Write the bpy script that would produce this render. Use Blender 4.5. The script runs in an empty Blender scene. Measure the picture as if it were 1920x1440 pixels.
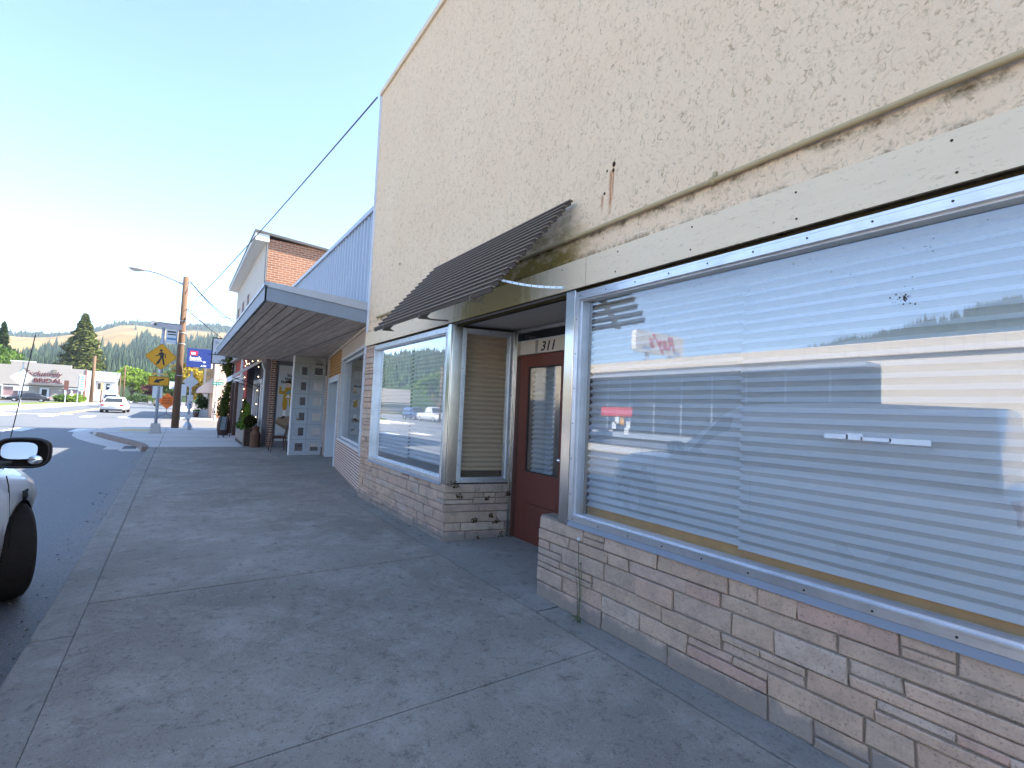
import bpy, math, random
import numpy as np
from mathutils import Vector, Matrix, noise
random.seed(7)
S = bpy.context.scene
COL = S.collection
# ---------------------------------------------------------------- camera
cam_d = bpy.data.cameras.new("camera"); cam = bpy.data.objects.new("camera", cam_d); COL.objects.link(cam)
S.camera = cam
cam_d.sensor_width = 36; cam_d.lens = 920/1920*36; cam_d.clip_start = .05; cam_d.clip_end = 9000
Rm = Matrix(((-0.5617876, 0.02337036, 0.82695134), (-0.82616753, -0.06770599, -0.55934168), (0.04291754, -0.99743156, 0.05734422)))
rt, dn, fw = Rm.col[0], Rm.col[1], Rm.col[2]
M3 = Matrix((rt, -dn, -fw)).transposed()
cam.matrix_world = Matrix.Translation((0, 0, 1.5)) @ M3.to_4x4()
# ---------------------------------------------------------------- sky, sun, exposure
SUN_EL, SUN_AZX, SUN_AZY = math.radians(43.5), -.27, -.96          # direction towards the sun, over the roofs on the right
W = bpy.data.worlds.new("World"); S.world = W; W.use_nodes = True
nt = W.node_tree; nt.nodes.clear()
wo = nt.nodes.new("ShaderNodeOutputWorld"); bg = nt.nodes.new("ShaderNodeBackground"); sk = nt.nodes.new("ShaderNodeTexSky")
sk.sky_type = 'NISHITA'; sk.sun_disc = False; sk.sun_elevation = SUN_EL; sk.sun_rotation = math.atan2(SUN_AZX, SUN_AZY)
sk.altitude = 100; sk.air_density = .75; sk.dust_density = .05; sk.ozone_density = 1.8
bg.inputs[1].default_value = .115
nt.links.new(sk.outputs[0], bg.inputs[0]); nt.links.new(bg.outputs[0], wo.inputs[0])
sl = bpy.data.lights.new("sun", 'SUN'); sun = bpy.data.objects.new("sun", sl); COL.objects.link(sun)
sl.energy = 4.6; sl.angle = math.radians(.5); sl.color = (1, .94, .84)
sd = Vector((SUN_AZX*math.cos(SUN_EL), SUN_AZY*math.cos(SUN_EL), math.sin(SUN_EL)))
sun.rotation_euler = sd.to_track_quat('Z', 'Y').to_euler(); sun.location = (0, -30, 40)
S.view_settings.view_transform = 'Standard'; S.view_settings.look = 'None'; S.view_settings.gamma = 1; S.view_settings.exposure = 2.38
S.render.engine = 'CYCLES'
S.cycles.use_denoising = True
S.cycles.max_bounces = 7; S.cycles.diffuse_bounces = 3; S.cycles.glossy_bounces = 4; S.cycles.transparent_max_bounces = 14; S.cycles.transmission_bounces = 4
S.cycles.caustics_reflective = False; S.cycles.caustics_refractive = False; S.cycles.sample_clamp_indirect = 6
# ---------------------------------------------------------------- helpers
V = Vector
class MB:
    """collects shapes, builds ONE mesh object"""
    def __init__(s): s.v = []; s.f = []; s.m = []
    def add(s, vs, fs, mi=0):
        b = len(s.v); s.v += [tuple(p) for p in vs]
        for f in fs: s.f.append([b+i for i in f]); s.m.append(mi)
        return s
    def box(s, a, b, mi=0):
        x0, x1 = sorted((a[0], b[0])); y0, y1 = sorted((a[1], b[1])); z0, z1 = sorted((a[2], b[2]))
        return s.add([(x0,y0,z0),(x1,y0,z0),(x1,y1,z0),(x0,y1,z0),(x0,y0,z1),(x1,y0,z1),(x1,y1,z1),(x0,y1,z1)],
              [(0,3,2,1),(4,5,6,7),(0,1,5,4),(1,2,6,5),(2,3,7,6),(3,0,4,7)], mi)
    def fbox(s, F, a, b, mi=0):                       # box in a frame (o, r, u, n)
        o, r, u, n = F; c = []
        for w in (a[2], b[2]):
            for (p, q) in ((a[0],a[1]),(b[0],a[1]),(b[0],b[1]),(a[0],b[1])): c.append(o+r*p+u*q+n*w)
        return s.add(c, [(0,3,2,1),(4,5,6,7),(0,1,5,4),(1,2,6,5),(2,3,7,6),(3,0,4,7)], mi)
    def prism(s, F, pts, d0, d1, mi=0):               # polygon in a frame, from depth d0 to d1 along n
        o, r, u, n = F; k = len(pts)
        c = [o+r*p+u*q+n*d0 for p, q in pts]+[o+r*p+u*q+n*d1 for p, q in pts]
        return s.add(c, [list(range(k))[::-1], list(range(k, 2*k))]+[(i,(i+1)%k,k+(i+1)%k,k+i) for i in range(k)], mi)
    def cyl(s, p0, p1, r0, r1=None, n=10, mi=0, cap=True):
        p0, p1 = V(p0), V(p1); r1 = r0 if r1 is None else r1
        d = (p1-p0).normalized(); a = d.orthogonal().normalized(); b = d.cross(a); c = []
        for p, r in ((p0, r0), (p1, r1)):
            for i in range(n):
                t = 2*math.pi*i/n; c.append(p+a*(r*math.cos(t))+b*(r*math.sin(t)))
        fs = [(i,(i+1)%n,n+(i+1)%n,n+i) for i in range(n)]
        if cap: fs += [list(range(n))[::-1], list(range(n, 2*n))]
        return s.add(c, fs, mi)
    def tube(s, pts, r, n=6, mi=0):
        pts = [V(p) for p in pts]; c = []; ref = None
        for i, p in enumerate(pts):
            d = (pts[min(i+1, len(pts)-1)]-pts[max(i-1, 0)]).normalized()
            a = (ref - d*ref.dot(d)).normalized() if ref is not None else d.orthogonal().normalized()
            ref = a; b = d.cross(a)
            for k in range(n):
                t = 2*math.pi*k/n; c.append(p+a*(r*math.cos(t))+b*(r*math.sin(t)))
        fs = [(i*n+k, i*n+(k+1)%n, (i+1)*n+(k+1)%n, (i+1)*n+k) for i in range(len(pts)-1) for k in range(n)]
        return s.add(c, fs, mi)
    def lathe(s, prof, c=(0,0,0), n=20, mi=0):
        vs = []; c = V(c)
        for r, z in prof:
            for k in range(n): vs.append(c+V((r*math.cos(2*math.pi*k/n), r*math.sin(2*math.pi*k/n), z)))
        m = len(prof)
        fs = [(i*n+k, i*n+(k+1)%n, (i+1)*n+(k+1)%n, (i+1)*n+k) for i in range(m-1) for k in range(n)]
        fs += [list(range(n))[::-1], list(range((m-1)*n, m*n))]
        return s.add(vs, fs, mi)
    def ball(s, c, r, n=10, mi=0, sq=(1,1,1)):
        vs = []; fs = []; c = V(c)
        for i in range(1, n):
            a = math.pi*i/n
            for k in range(n*2):
                b = math.pi*k/n; vs.append(c+V((sq[0]*r*math.sin(a)*math.cos(b), sq[1]*r*math.sin(a)*math.sin(b), sq[2]*r*math.cos(a))))
        q = n*2
        for i in range(n-2):
            for k in range(q): fs.append((i*q+k, (i+1)*q+k, (i+1)*q+(k+1)%q, i*q+(k+1)%q))
        t = len(vs); vs += [c+V((0,0,r*sq[2])), c-V((0,0,r*sq[2]))]
        for k in range(q): fs.append((t, k, (k+1)%q)); fs.append((t+1, (n-2)*q+(k+1)%q, (n-2)*q+k))
        return s.add(vs, fs, mi)
    def build(s, name, mats, parent=None, smooth=False, bevel=0, off=None):
        if off is None:
            off = V((0,0,0)); p = parent
            while p is not None: off = off+p.location; p = p.parent
        me = bpy.data.meshes.new(name)
        me.from_pydata([(x-off[0], y-off[1], z-off[2]) for x, y, z in s.v], [], s.f)
        if not isinstance(mats, (list, tuple)): mats = [mats]
        for m in mats: me.materials.append(m)
        if len(mats) > 1: me.polygons.foreach_set('material_index', s.m)
        if smooth: me.polygons.foreach_set('use_smooth', [True]*len(me.polygons))
        me.update()
        o = bpy.data.objects.new(name, me); COL.objects.link(o)
        if parent is not None: o.parent = parent
        if bevel:
            b = o.modifiers.new("bevel", 'BEVEL'); b.width = bevel; b.segments = 2; b.limit_method = 'ANGLE'
        return o
def tag(o, label=None, cat=None, group=None, kind=None):
    if label: o['label'] = label
    if cat: o['category'] = cat
    if group: o['group'] = group
    if kind: o['kind'] = kind
    return o
def thing(name, label, cat, loc=(0,0,0), group=None):
    o = bpy.data.objects.new(name, None); o.location = loc; o.empty_display_size = .2; COL.objects.link(o)
    return tag(o, label, cat, group)
def copy_thing(root, loc=None, rz=None, label=None):
    def cp(o, parent):
        c = o.copy(); COL.objects.link(c)
        if parent is not None: c.parent = parent
        for ch in [x for x in bpy.data.objects if x.parent == o]: cp(ch, c)
        return c
    r = cp(root, None)
    if loc is not None: r.location = loc
    if rz is not None: r.rotation_euler = (0, 0, rz)
    if label: r['label'] = label
    return r
Z = V((0,0,1))
def frame(o, n):                                       # wall frame: viewer facing the surface, r to the viewer's right
    n = V(n).normalized(); return (V(o), Z.cross(n), Z.copy(), n)
def text(s, F, size, mat, name, parent, pos=(0,0), d=.004, shear=0, bold=0, align='LEFT', sx=1):
    c = bpy.data.curves.new(name, 'FONT'); c.body = s; c.size = size; c.shear = shear; c.offset = bold; c.extrude = d/2
    c.align_x = align; c.resolution_u = 2
    t = bpy.data.objects.new(name, c); COL.objects.link(t)
    bpy.context.view_layer.update()
    me = bpy.data.meshes.new_from_object(t); bpy.data.objects.remove(t); bpy.data.curves.remove(c)
    o, r, u, n = F; off = V((0,0,0)); p = parent
    while p is not None: off = off+p.location; p = p.parent
    for v in me.vertices:
        q = o+r*(pos[0]+v.co.x*sx)+u*(pos[1]+v.co.y)+n*(d/2+v.co.z); v.co = q-off
    me.materials.clear(); me.materials.append(mat)
    ob = bpy.data.objects.new(name, me); COL.objects.link(ob)
    if parent is not None: ob.parent = parent
    return ob
# ---------------------------------------------------------------- materials
class NT:
    def __init__(s, name):
        s.m = bpy.data.materials.new(name); s.m.use_nodes = True; s.t = s.m.node_tree; s.t.nodes.clear()
        s.out = s.n('ShaderNodeOutputMaterial'); s.tc = s.n('ShaderNodeTexCoord')
    def n(s, k, **kw):
        x = s.t.nodes.new(k)
        for a, b in kw.items(): setattr(x, a, b)
        return x
    def l(s, a, b): s.t.links.new(a, b)
    def set(s, node, k, v):
        if hasattr(v, 'node'): s.l(v, node.inputs[k])
        else: node.inputs[k].default_value = v
    def obj(s, scale=(1,1,1), rot=(0,0,0)):
        mp = s.n('ShaderNodeMapping'); s.l(s.tc.outputs['Object'], mp.inputs[0]); mp.inputs['Scale'].default_value = scale; mp.inputs['Rotation'].default_value = rot
        return mp.outputs[0]
    def noise(s, vec, scale, detail=4, rough=.6, out='Fac', dist=0):
        x = s.n('ShaderNodeTexNoise'); s.l(vec, x.inputs['Vector']); x.inputs['Scale'].default_value = scale
        x.inputs['Detail'].default_value = detail; x.inputs['Roughness'].default_value = rough; x.inputs['Distortion'].default_value = dist
        return x.outputs[0 if out == 'Fac' else 1]
    def ramp(s, fac, stops):
        x = s.n('ShaderNodeValToRGB'); s.l(fac, x.inputs[0]); e = x.color_ramp.elements
        while len(e) < len(stops): e.new(.5)
        for i, (p, c) in enumerate(stops):
            e[i].position = p; e[i].color = (*c, 1) if isinstance(c, (tuple, list)) else (c, c, c, 1)
        return x.outputs[0]
    def mix(s, f, a, b, mode='MIX'):
        x = s.n('ShaderNodeMix', data_type='RGBA', blend_type=mode)
        s.set(x, 0, f)
        for i, v in ((6, a), (7, b)):
            if hasattr(v, 'node'): s.l(v, x.inputs[i])
            else: x.inputs[i].default_value = (*v, 1)
        return x.outputs[2]
    def math(s, op, a, b=0, c=None, clamp=False):
        x = s.n('ShaderNodeMath', operation=op, use_clamp=clamp); s.set(x, 0, a); s.set(x, 1, b)
        if c is not None: s.set(x, 2, c)
        return x.outputs[0]
    def sep(s, v):
        x = s.n('ShaderNodeSeparateXYZ'); s.l(v, x.inputs[0]); return x.outputs
    def comb(s, a, b, c=0):
        x = s.n('ShaderNodeCombineXYZ'); s.set(x, 0, a); s.set(x, 1, b); s.set(x, 2, c); return x.outputs[0]
    def bsdf(s, col, rough=.8, metal=0, spec=.3, bump=None, bstr=.3, bdist=.01, coat=0):
        p = s.n('ShaderNodeBsdfPrincipled')
        if hasattr(col, 'node'): s.l(col, p.inputs['Base Color'])
        else: p.inputs['Base Color'].default_value = (*col, 1)
        s.set(p, 'Roughness', rough); s.set(p, 'Metallic', metal); s.set(p, 'Specular IOR Level', spec)
        if coat: p.inputs['Coat Weight'].default_value = coat; p.inputs['Coat Roughness'].default_value = .05
        if bump is not None:
            b = s.n('ShaderNodeBump'); b.inputs['Strength'].default_value = bstr; b.inputs['Distance'].default_value = bdist
            s.l(bump, b.inputs['Height']); s.l(b.outputs[0], p.inputs['Normal'])
        s.l(p.outputs[0], s.out.inputs[0]); return s.m
    def rnd(s): return s.n('ShaderNodeNewGeometry').outputs['Random Per Island']
def plain(name, c, rough=.7, metal=0, spec=.3, var=.12, sc=6, bump=0, coat=0):
    t = NT(name); v = t.obj(); n = t.noise(v, sc, 5)
    col = t.mix(n, tuple(x*(1-var) for x in c), tuple(min(1, x*(1+var)) for x in c))
    return t.bsdf(col, rough, metal, spec, t.noise(v, sc*8, 3) if bump else None, bump, coat=coat)
def emit(name, c, st):
    t = NT(name); e = t.n('ShaderNodeEmission'); e.inputs[0].default_value = (*c, 1); e.inputs[1].default_value = st; t.l(e.outputs[0], t.out.inputs[0]); return t.m
def glass(name, tint=(.93,.96,.97), refl=1.0, ior=1.62, dirt=.03):
    t = NT(name); fr = t.n('ShaderNodeLayerWeight'); fr.inputs[0].default_value = .5; F0 = ((ior-1)/(ior+1))**2
    tr = t.n('ShaderNodeBsdfTransparent'); tr.inputs[0].default_value = (*tint, 1)
    gl = t.n('ShaderNodeBsdfGlossy'); gl.inputs['Roughness'].default_value = .0; gl.inputs['Color'].default_value = (.97,.98,1,1)
    mx = t.n('ShaderNodeMixShader'); f = t.math('MULTIPLY', t.math('ADD', F0, t.math('MULTIPLY', t.math('POWER', fr.outputs[1], 4), 1-F0)), refl, clamp=True)
    t.l(f, mx.inputs[0]); t.l(tr.outputs[0], mx.inputs[1]); t.l(gl.outputs[0], mx.inputs[2])
    df = t.n('ShaderNodeBsdfDiffuse'); df.inputs[0].default_value = (.6,.6,.58,1)
    m2 = t.n('ShaderNodeMixShader'); dn_ = t.noise(t.obj(), 2.2, 6, .7); t.l(t.math('MULTIPLY', dn_, dirt), m2.inputs[0])
    t.l(mx.outputs[0], m2.inputs[1]); t.l(df.outputs[0], m2.inputs[2]); t.l(m2.outputs[0], t.out.inputs[0]); return t.m
def brickmat(name, c1, c2, mortar, bw, bh, ms, axis='x', bump=.6, rough=.85):
    t = NT(name); o = t.sep(t.tc.outputs['Object']); h = t.comb(o[0] if axis == 'x' else o[1], o[2])
    b = t.n('ShaderNodeTexBrick'); t.l(h, b.inputs[0])
    for k, v in (('Color1', c1), ('Color2', c2), ('Mortar', mortar)): b.inputs[k].default_value = (*v, 1)
    b.inputs['Scale'].default_value = 1; b.inputs['Brick Width'].default_value = bw; b.inputs['Row Height'].default_value = bh
    b.inputs['Mortar Size'].default_value = ms; b.inputs['Mortar Smooth'].default_value = .1; b.inputs['Bias'].default_value = 0
    n = t.noise(t.obj(), 7, 5); col = t.mix(t.math('MULTIPLY', n, .5), b.outputs[0], t.mix(n, (.25,.2,.17), (.7,.6,.5)), 'OVERLAY')
    return t.bsdf(col, rough, 0, .2, t.math('SUBTRACT', 1, b.outputs[1]), bump, .012)
def leafmat(name, c1, c2, rough=.6, tr=.3):
    t = NT(name); col = t.mix(t.rnd(), c1, c2)
    d = t.n('ShaderNodeBsdfDiffuse'); tl = t.n('ShaderNodeBsdfTranslucent'); t.l(col, d.inputs[0]); t.l(col, tl.inputs[0])
    m = t.n('ShaderNodeMixShader'); m.inputs[0].default_value = tr; t.l(d.outputs[0], m.inputs[1]); t.l(tl.outputs[0], m.inputs[2]); t.l(m.outputs[0], t.out.inputs[0]); return t.m
M = {}
def mk_stucco():
    t = NT('stucco_paint'); v = t.obj(); s = t.sep(v)
    big = t.noise(v, 1.1, 5, .65); fine = t.noise(t.obj((1,1,.8)), 26, 4, .7, dist=1.4); sw = t.noise(t.obj((1.5,1,.9)), 15, 5, .7, dist=1.6)
    col = t.mix(big, (.79,.585,.385), (.88,.70,.50))
    col = t.mix(t.ramp(sw, [(.54,0),(.74,.5)]), col, (.50,.37,.21))
    col = t.mix(t.ramp(fine, [(.30,.75),(.46,0)]), col, (.33,.22,.11))
    # rust streaks below the old sign bolts (true stains with a shape of their own)
    for x0, z0, z1, w in ((2.60,2.99,3.36,.022),(2.685,3.02,3.2,.018),(2.575,3.1,3.38,.014)):
        dx = t.math('ABSOLUTE', t.math('SUBTRACT', s[0], t.math('ADD', x0, t.math('MULTIPLY', t.math('SUBTRACT', t.noise(v, 14, 2), .5), .02))))
        mx = t.math('SUBTRACT', 1, t.math('DIVIDE', dx, w), clamp=True)
        mz = t.math('MULTIPLY', t.math('MULTIPLY', t.math('SUBTRACT', s[2], z0), 9, clamp=True), t.math('MULTIPLY', t.math('SUBTRACT', z1, s[2]), 30, clamp=True))
        col = t.mix(t.math('MULTIPLY', t.math('MULTIPLY', mx, mz), .85), col, (.42,.14,.03))
    # algae film that grows behind the awning
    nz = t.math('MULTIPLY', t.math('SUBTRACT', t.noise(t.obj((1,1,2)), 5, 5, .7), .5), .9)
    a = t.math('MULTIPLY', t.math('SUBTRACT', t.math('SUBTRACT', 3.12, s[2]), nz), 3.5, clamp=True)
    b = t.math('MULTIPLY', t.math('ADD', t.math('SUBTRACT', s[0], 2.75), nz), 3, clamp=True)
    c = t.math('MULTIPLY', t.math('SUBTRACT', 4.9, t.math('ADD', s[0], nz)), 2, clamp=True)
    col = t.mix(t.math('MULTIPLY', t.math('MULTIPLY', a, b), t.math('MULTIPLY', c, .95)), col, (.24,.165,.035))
    # dirt line along the conduit and the rough lower edge
    for zc, w, k in ((2.90,.042,.92),(2.745,.042,.85)):
        d = t.math('ABSOLUTE', t.math('SUBTRACT', s[2], zc)); e = t.math('SUBTRACT', 1, t.math('DIVIDE', d, w), clamp=True)
        col = t.mix(t.math('MULTIPLY', e, t.ramp(t.noise(v, 6, 5, .75), [(.46,0),(.62,k)])), col, (.10,.07,.03))
    h = t.math('ADD', t.math('MULTIPLY', fine, .8), t.math('MULTIPLY', sw, .8))
    return t.bsdf(col, .92, 0, .15, h, .55, .016)
M['stucco'] = mk_stucco()
def mk_board():
    t = NT('fascia_board_paint'); v = t.obj(); s = t.sep(v)
    col = t.mix(t.noise(t.obj((.5,1,4)), 3, 5), (.75,.62,.435), (.81,.68,.50))
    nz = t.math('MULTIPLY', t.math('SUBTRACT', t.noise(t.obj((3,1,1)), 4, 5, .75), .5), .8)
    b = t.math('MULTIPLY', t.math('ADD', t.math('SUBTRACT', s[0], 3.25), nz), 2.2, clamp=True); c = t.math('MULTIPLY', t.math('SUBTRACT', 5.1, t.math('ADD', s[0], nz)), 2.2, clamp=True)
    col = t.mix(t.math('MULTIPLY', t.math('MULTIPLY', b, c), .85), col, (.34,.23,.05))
    col = t.mix(t.ramp(t.noise(t.obj((2,1,6)), 11, 6, .8), [(.58,0),(.72,.75)]), col, (.20,.145,.06))
    return t.bsdf(col, .7, 0, .25, t.noise(t.obj((.4,1,8)), 9, 3), .12)
M['board'] = mk_board()
M['soffit_paint'] = plain('soffit_paint', (.66,.60,.55), .7, var=.1, sc=3)
def mk_stone():
    t = NT('ashlar_stone'); r = t.rnd(); v = t.obj(); n = t.noise(v, 9, 6, .7)
    base = t.ramp(r, [(0,(.47,.335,.245)),(.22,(.52,.375,.275)),(.4,(.46,.35,.27)),(.55,(.55,.40,.295)),(.7,(.49,.325,.255)),(.84,(.49,.39,.315)),(1,(.57,.44,.335))])
    col = t.mix(t.ramp(n, [(.3,.6),(.58,0)]), base, (.27,.21,.17)); col = t.mix(t.ramp(t.noise(v, 90, 2), [(.56,0),(.72,.55)]), col, (.12,.09,.08))
    z = t.sep(v)[2]; m = t.math('MULTIPLY', t.math('SUBTRACT', .135, t.math('ADD', z, t.math('MULTIPLY', t.math('SUBTRACT', n, .5), .16))), 22, clamp=True)
    col = t.mix(t.math('MULTIPLY', m, .7), col, (.20,.19,.175))
    return t.bsdf(col, .92, 0, .15, t.noise(v, 60, 4, .7), .5, .006)
M['stone'] = mk_stone()
M['mortar'] = plain('mortar', (.25,.215,.18), .95, sc=20, bump=.4)
M['steel'] = None
def mk_steel(name, c, r0, r1, stretch):
    t = NT(name); n = t.noise(t.obj(stretch), 3, 5, .7); n2 = t.noise(t.obj(), 5, 4)
    rg = t.math('ADD', r0, t.math('MULTIPLY', n, r1-r0)); col = t.mix(t.ramp(n2, [(.45,0),(.8,.5)]), c, tuple(x*.6 for x in c))
    return t.bsdf(col, rg, 1, .5, n, .04)
M['steel'] = mk_steel('brushed_steel', (.58,.56,.53), .12, .26, (1,1,.12))
M['alu'] = mk_steel('window_aluminium', (.64,.66,.70), .30, .5, (6,6,6))
M['alu_white'] = plain('white_aluminium', (.68,.70,.74), .4, 0, .5, var=.06, sc=10)
M['screw'] = plain('dark_screw', (.03,.028,.025), .6)
M['glass'] = glass('shop_window_glass', refl=2.7)
M['glass_old'] = glass('side_glass', refl=2.6); M['glass_soft'] = glass('soft_glass', refl=1.0)
M['dark_glass'] = plain('dark_glazing', (.02,.024,.03), .05, 0, .6)
M['car_glass'] = plain('car_glazing', (.03,.035,.04), .04, 0, .6)
def mk_blind():
    t = NT('pleated_blind_metal'); n = t.noise(t.obj((.6,1,3)), 4, 4); col = t.mix(n, (.60,.62,.64), (.68,.70,.72)); return t.bsdf(col, .5, 0, .4)
M['blind'] = mk_blind()
t = NT('warm_lit_blind_metal'); M['blind_warm_lit'] = t.bsdf((.74,.55,.37), .5, 0, .3)  # recess side blind: warm bounce light put into the base colour
M['wood_ledge'] = plain('plywood_ledge', (.60,.34,.12), .7, var=.3, sc=9)
M['interior'] = plain('shop_interior', (.17,.12,.075), .9, var=.2, sc=2)
def mk_door():
    t = NT('oxblood_door_paint'); v = t.obj(); n = t.noise(t.obj((1,1,.5)), 6, 6, .7); col = t.mix(n, (.115,.030,.02), (.165,.048,.032))
    p = t.ramp(t.noise(t.obj((3,3,7)), 4, 8, .75), [(.63,0),(.70,.8)]); z = t.sep(v)[2]
    low = t.math('MULTIPLY', t.math('SUBTRACT', .75, z), 2, clamp=True); col = t.mix(t.math('MULTIPLY', p, t.math('ADD', .25, low), clamp=True), col, (.17,.10,.055))
    return t.bsdf(col, .5, 0, .35, t.noise(t.obj((4,4,1)), 12, 4), .15)
M['door'] = mk_door()
def mk_conc(name, a, b, patch, dark, sc=1.0, sp=.5):
    t = NT(name); v = t.obj(); n1 = t.noise(v, .55*sc, 6, .62); n2 = t.noise(v, 1.7*sc, 9, .78, dist=.5); n3 = t.noise(v, 130, 2, .6); n4 = t.noise(v, 9, 6, .8)
    col = t.mix(t.ramp(n1, [(.3,0),(.7,1)]), a, b); col = t.mix(t.ramp(n2, [(.48,0),(.66,.6)]), col, patch); col = t.mix(t.ramp(n4, [(.30,.75),(.47,0)]), col, dark)
    col = t.mix(t.ramp(n3, [(.60,0),(.74,sp)]), col, tuple(min(.6, x*1.9) for x in patch)); col = t.mix(t.ramp(t.noise(v, 55, 2), [(.28,.6),(.40,0)]), col, dark)
    return t.bsdf(col, .93, 0, .2, t.math('ADD', n3, n4), .35, .006)
M['walk'] = mk_conc('old_concrete', (.215,.188,.157), (.325,.285,.24), (.44,.39,.335), (.10,.086,.071))
M['walk_strip'] = mk_conc('frontage_concrete', (.23,.21,.185), (.285,.262,.233), (.36,.333,.298), (.12,.11,.10), sp=.2)
M['walk_new'] = mk_conc('new_concrete', (.48,.455,.42), (.55,.525,.485), (.58,.55,.52), (.38,.36,.33), sp=.15)
M['kerb'] = mk_conc('kerb_concrete', (.225,.203,.172), (.30,.272,.238), (.39,.355,.315), (.12,.11,.10), 2, sp=.3)
def mk_asphalt():
    t = NT('asphalt'); v = t.obj(); n = t.noise(v, 150, 2, .7); w = t.noise(v, .35, 5); st = t.noise(t.obj((.25,3,1)), 2.2, 5, .7)
    col = t.mix(w, (.085,.089,.098), (.118,.122,.130)); col = t.mix(t.ramp(st, [(.56,0),(.74,.45)]), col, (.075,.076,.078))
    y = t.sep(v)[1]; nd = t.noise(v, 3.5, 6, .75)
    gm = t.math('MULTIPLY', t.math('SUBTRACT', .98, t.math('ADD', y, t.math('MULTIPLY', t.math('SUBTRACT', nd, .5), .9))), 4, clamp=True)
    col = t.mix(t.math('MULTIPLY', gm, .7), col, (.16,.14,.115))
    col = t.mix(t.ramp(t.noise(v, 38, 3, .75), [(.56,0),(.70,.75)]), col, (.27,.268,.26)); col = t.mix(t.ramp(t.noise(v, 16, 4, .8), [(.34,.55),(.46,0)]), col, (.06,.061,.064))
    col = t.mix(t.ramp(n, [(.57,0),(.72,.8)]), col, (.33,.325,.31)); col = t.mix(t.ramp(t.noise(v, 70, 3), [(.3,.6),(.42,0)]), col, (.05,.05,.052))
    return t.bsdf(col, .6, 0, .45, n, .5, .006)
M['asphalt'] = mk_asphalt()
M['road_white'] = plain('road_paint_white', (.68,.67,.64), .8, var=.18, sc=3)
M['road_yellow'] = plain('road_paint_yellow', (.50,.37,.12), .8, var=.12, sc=5)
M['grass_dry'] = plain('dry_grass', (.16,.15,.055), .95, var=.4, sc=.6)
M['grass'] = plain('lawn', (.11,.14,.03), .95, var=.4, sc=2)
M['black'] = plain('black_iron', (.015,.015,.017), .5, 0, .4)
M['rubber'] = plain('rubber', (.032,.023,.018), .85, var=.3, sc=20)
M['chrome'] = plain('chrome', (.75,.75,.76), .12, 1)
# ------------------------------------------------ ground, road, pavements
def slab(name, a, b, mat, kind='structure'): return tag(MB().box(a, b).build(name, mat), kind=kind)
g = MB(); g.add([(-2050,-2050,-.2),(2050,-2050,-.2),(2050,2050,-.2),(-2050,2050,-.2)], [(0,1,2,3)]); tag(g.build('ground', M['grass_dry']), kind='structure')
r = MB(); r.add([(-80,-70,-.13),(230,-70,-.13),(230,24,-.13),(-80,24,-.13)], [(0,1,2,3)]); tag(r.build('road', M['asphalt']), kind='structure')
# near pavement: separate slabs with open joints
w = MB(); w.box((-14,-2.9,-.12),(18.25,.44,-.035), 1)
xs = [-14,-9.2,-6.9,-4.6,-2.2,.1,2.35,4.66,7.0,9.25,11.3,13.6,15.6,18.25]
for i in range(len(xs)-1):
    a, b = xs[i]+.005, xs[i+1]-.005
    w.box((a,-2.34,-.05),(b,.4355,random.uniform(-.004,.002)), 0)
w.box((-14,.4352,-.1),(18.25,.4364,-.005), 0)
tag(w.build('pavement', [M['walk'], M['screw']], bevel=.003), kind='structure')
w = MB()
for a, b in ((-14,-2),(-2,3.0),(3.31,8.6),(8.6,13.4),(13.4,18.25)): w.box((a+.006,-2.355,-.1),(b-.006,-2.9 if b < 8.7 else -4.4,.004))
w.box((3.02,-2.355,-.1),(3.3,-2.6,.002))
w.add([(3.0,-2.4,.006),(5.1,-2.4,.006),(4.9,-3.5,.05),(3.0,-3.5,.05)], [(0,1,2,3)])
tag(w.build('frontage_strip', M['walk_strip']), kind='structure')
w = MB(); x = -14
while x < 18.2:
    L = random.choice((2.2,2.6,3.1)); w.box((x+.004,.436,-.15),(min(x+L,18.24)-.004,.655,random.uniform(-.004,.003))); x += L
tag(w.build('kerb', M['kerb'], bevel=.018), kind='structure')
# corner bulb-out in newer concrete
outer = [(18.25,.66),(19.4,.80),(20.6,1.10),(22,1.55),(23.5,2.0),(25.2,2.45)]
ramp_ = [(25.8,2.75),(27.2,2.9),(28.8,2.7),(30,2.0),(30.4,1.0),(30.4,-60)]
top = [(18.26,-4.4)]+outer+ramp_+[(28.6,-60),(28.6,-4.4)]
F0 = (V((0,0,0)), V((1,0,0)), V((0,1,0)), Z)
w = MB()
xs2 = [18.26,20.6,23.0,25.4,27.8,30.3]
w.prism(F0, top, -.12, -.002); tag(w.build('corner_pavement', M['walk_new']), kind='structure')
w = MB()
for xa in (20.6,22.59,25.4,28.0): w.box((xa,-2.1,-.004),(xa+.012,{20.6:1.0,22.59:1.7,25.4:2.4,28.0:2.5}[xa],.0015))
w.box((18.3,.39,-.004),(30.2,.402,.0015)); tag(w.build('pavement_joint', M['screw']), kind='structure')
w = MB()
for i in range(len(outer)-1):
    (x0,y0),(x1,y1) = outer[i], outer[i+1]; n_ = V((-(y1-y0),x1-x0)).normalized()
    w.add([(x0,y0-.02,-.13),(x1,y1-.02,-.13),(x1,y1-.02,.02),(x0,y0-.02,.02),(x0+n_[0]*.16,y0+n_[1]*.16,-.13),(x1+n_[0]*.16,y1+n_[1]*.16,-.13),(x1+n_[0]*.13,y1+n_[1]*.13,.012),(x0+n_[0]*.13,y0+n_[1]*.13,.012)],
          [(0,1,2,3),(4,7,6,5),(3,2,6,7),(0,3,7,4),(1,5,6,2)])
tag(w.build('corner_kerb', plain('worn_kerb', (.24,.19,.16), .9, var=.3, sc=5, bump=.3)), kind='structure')
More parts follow.
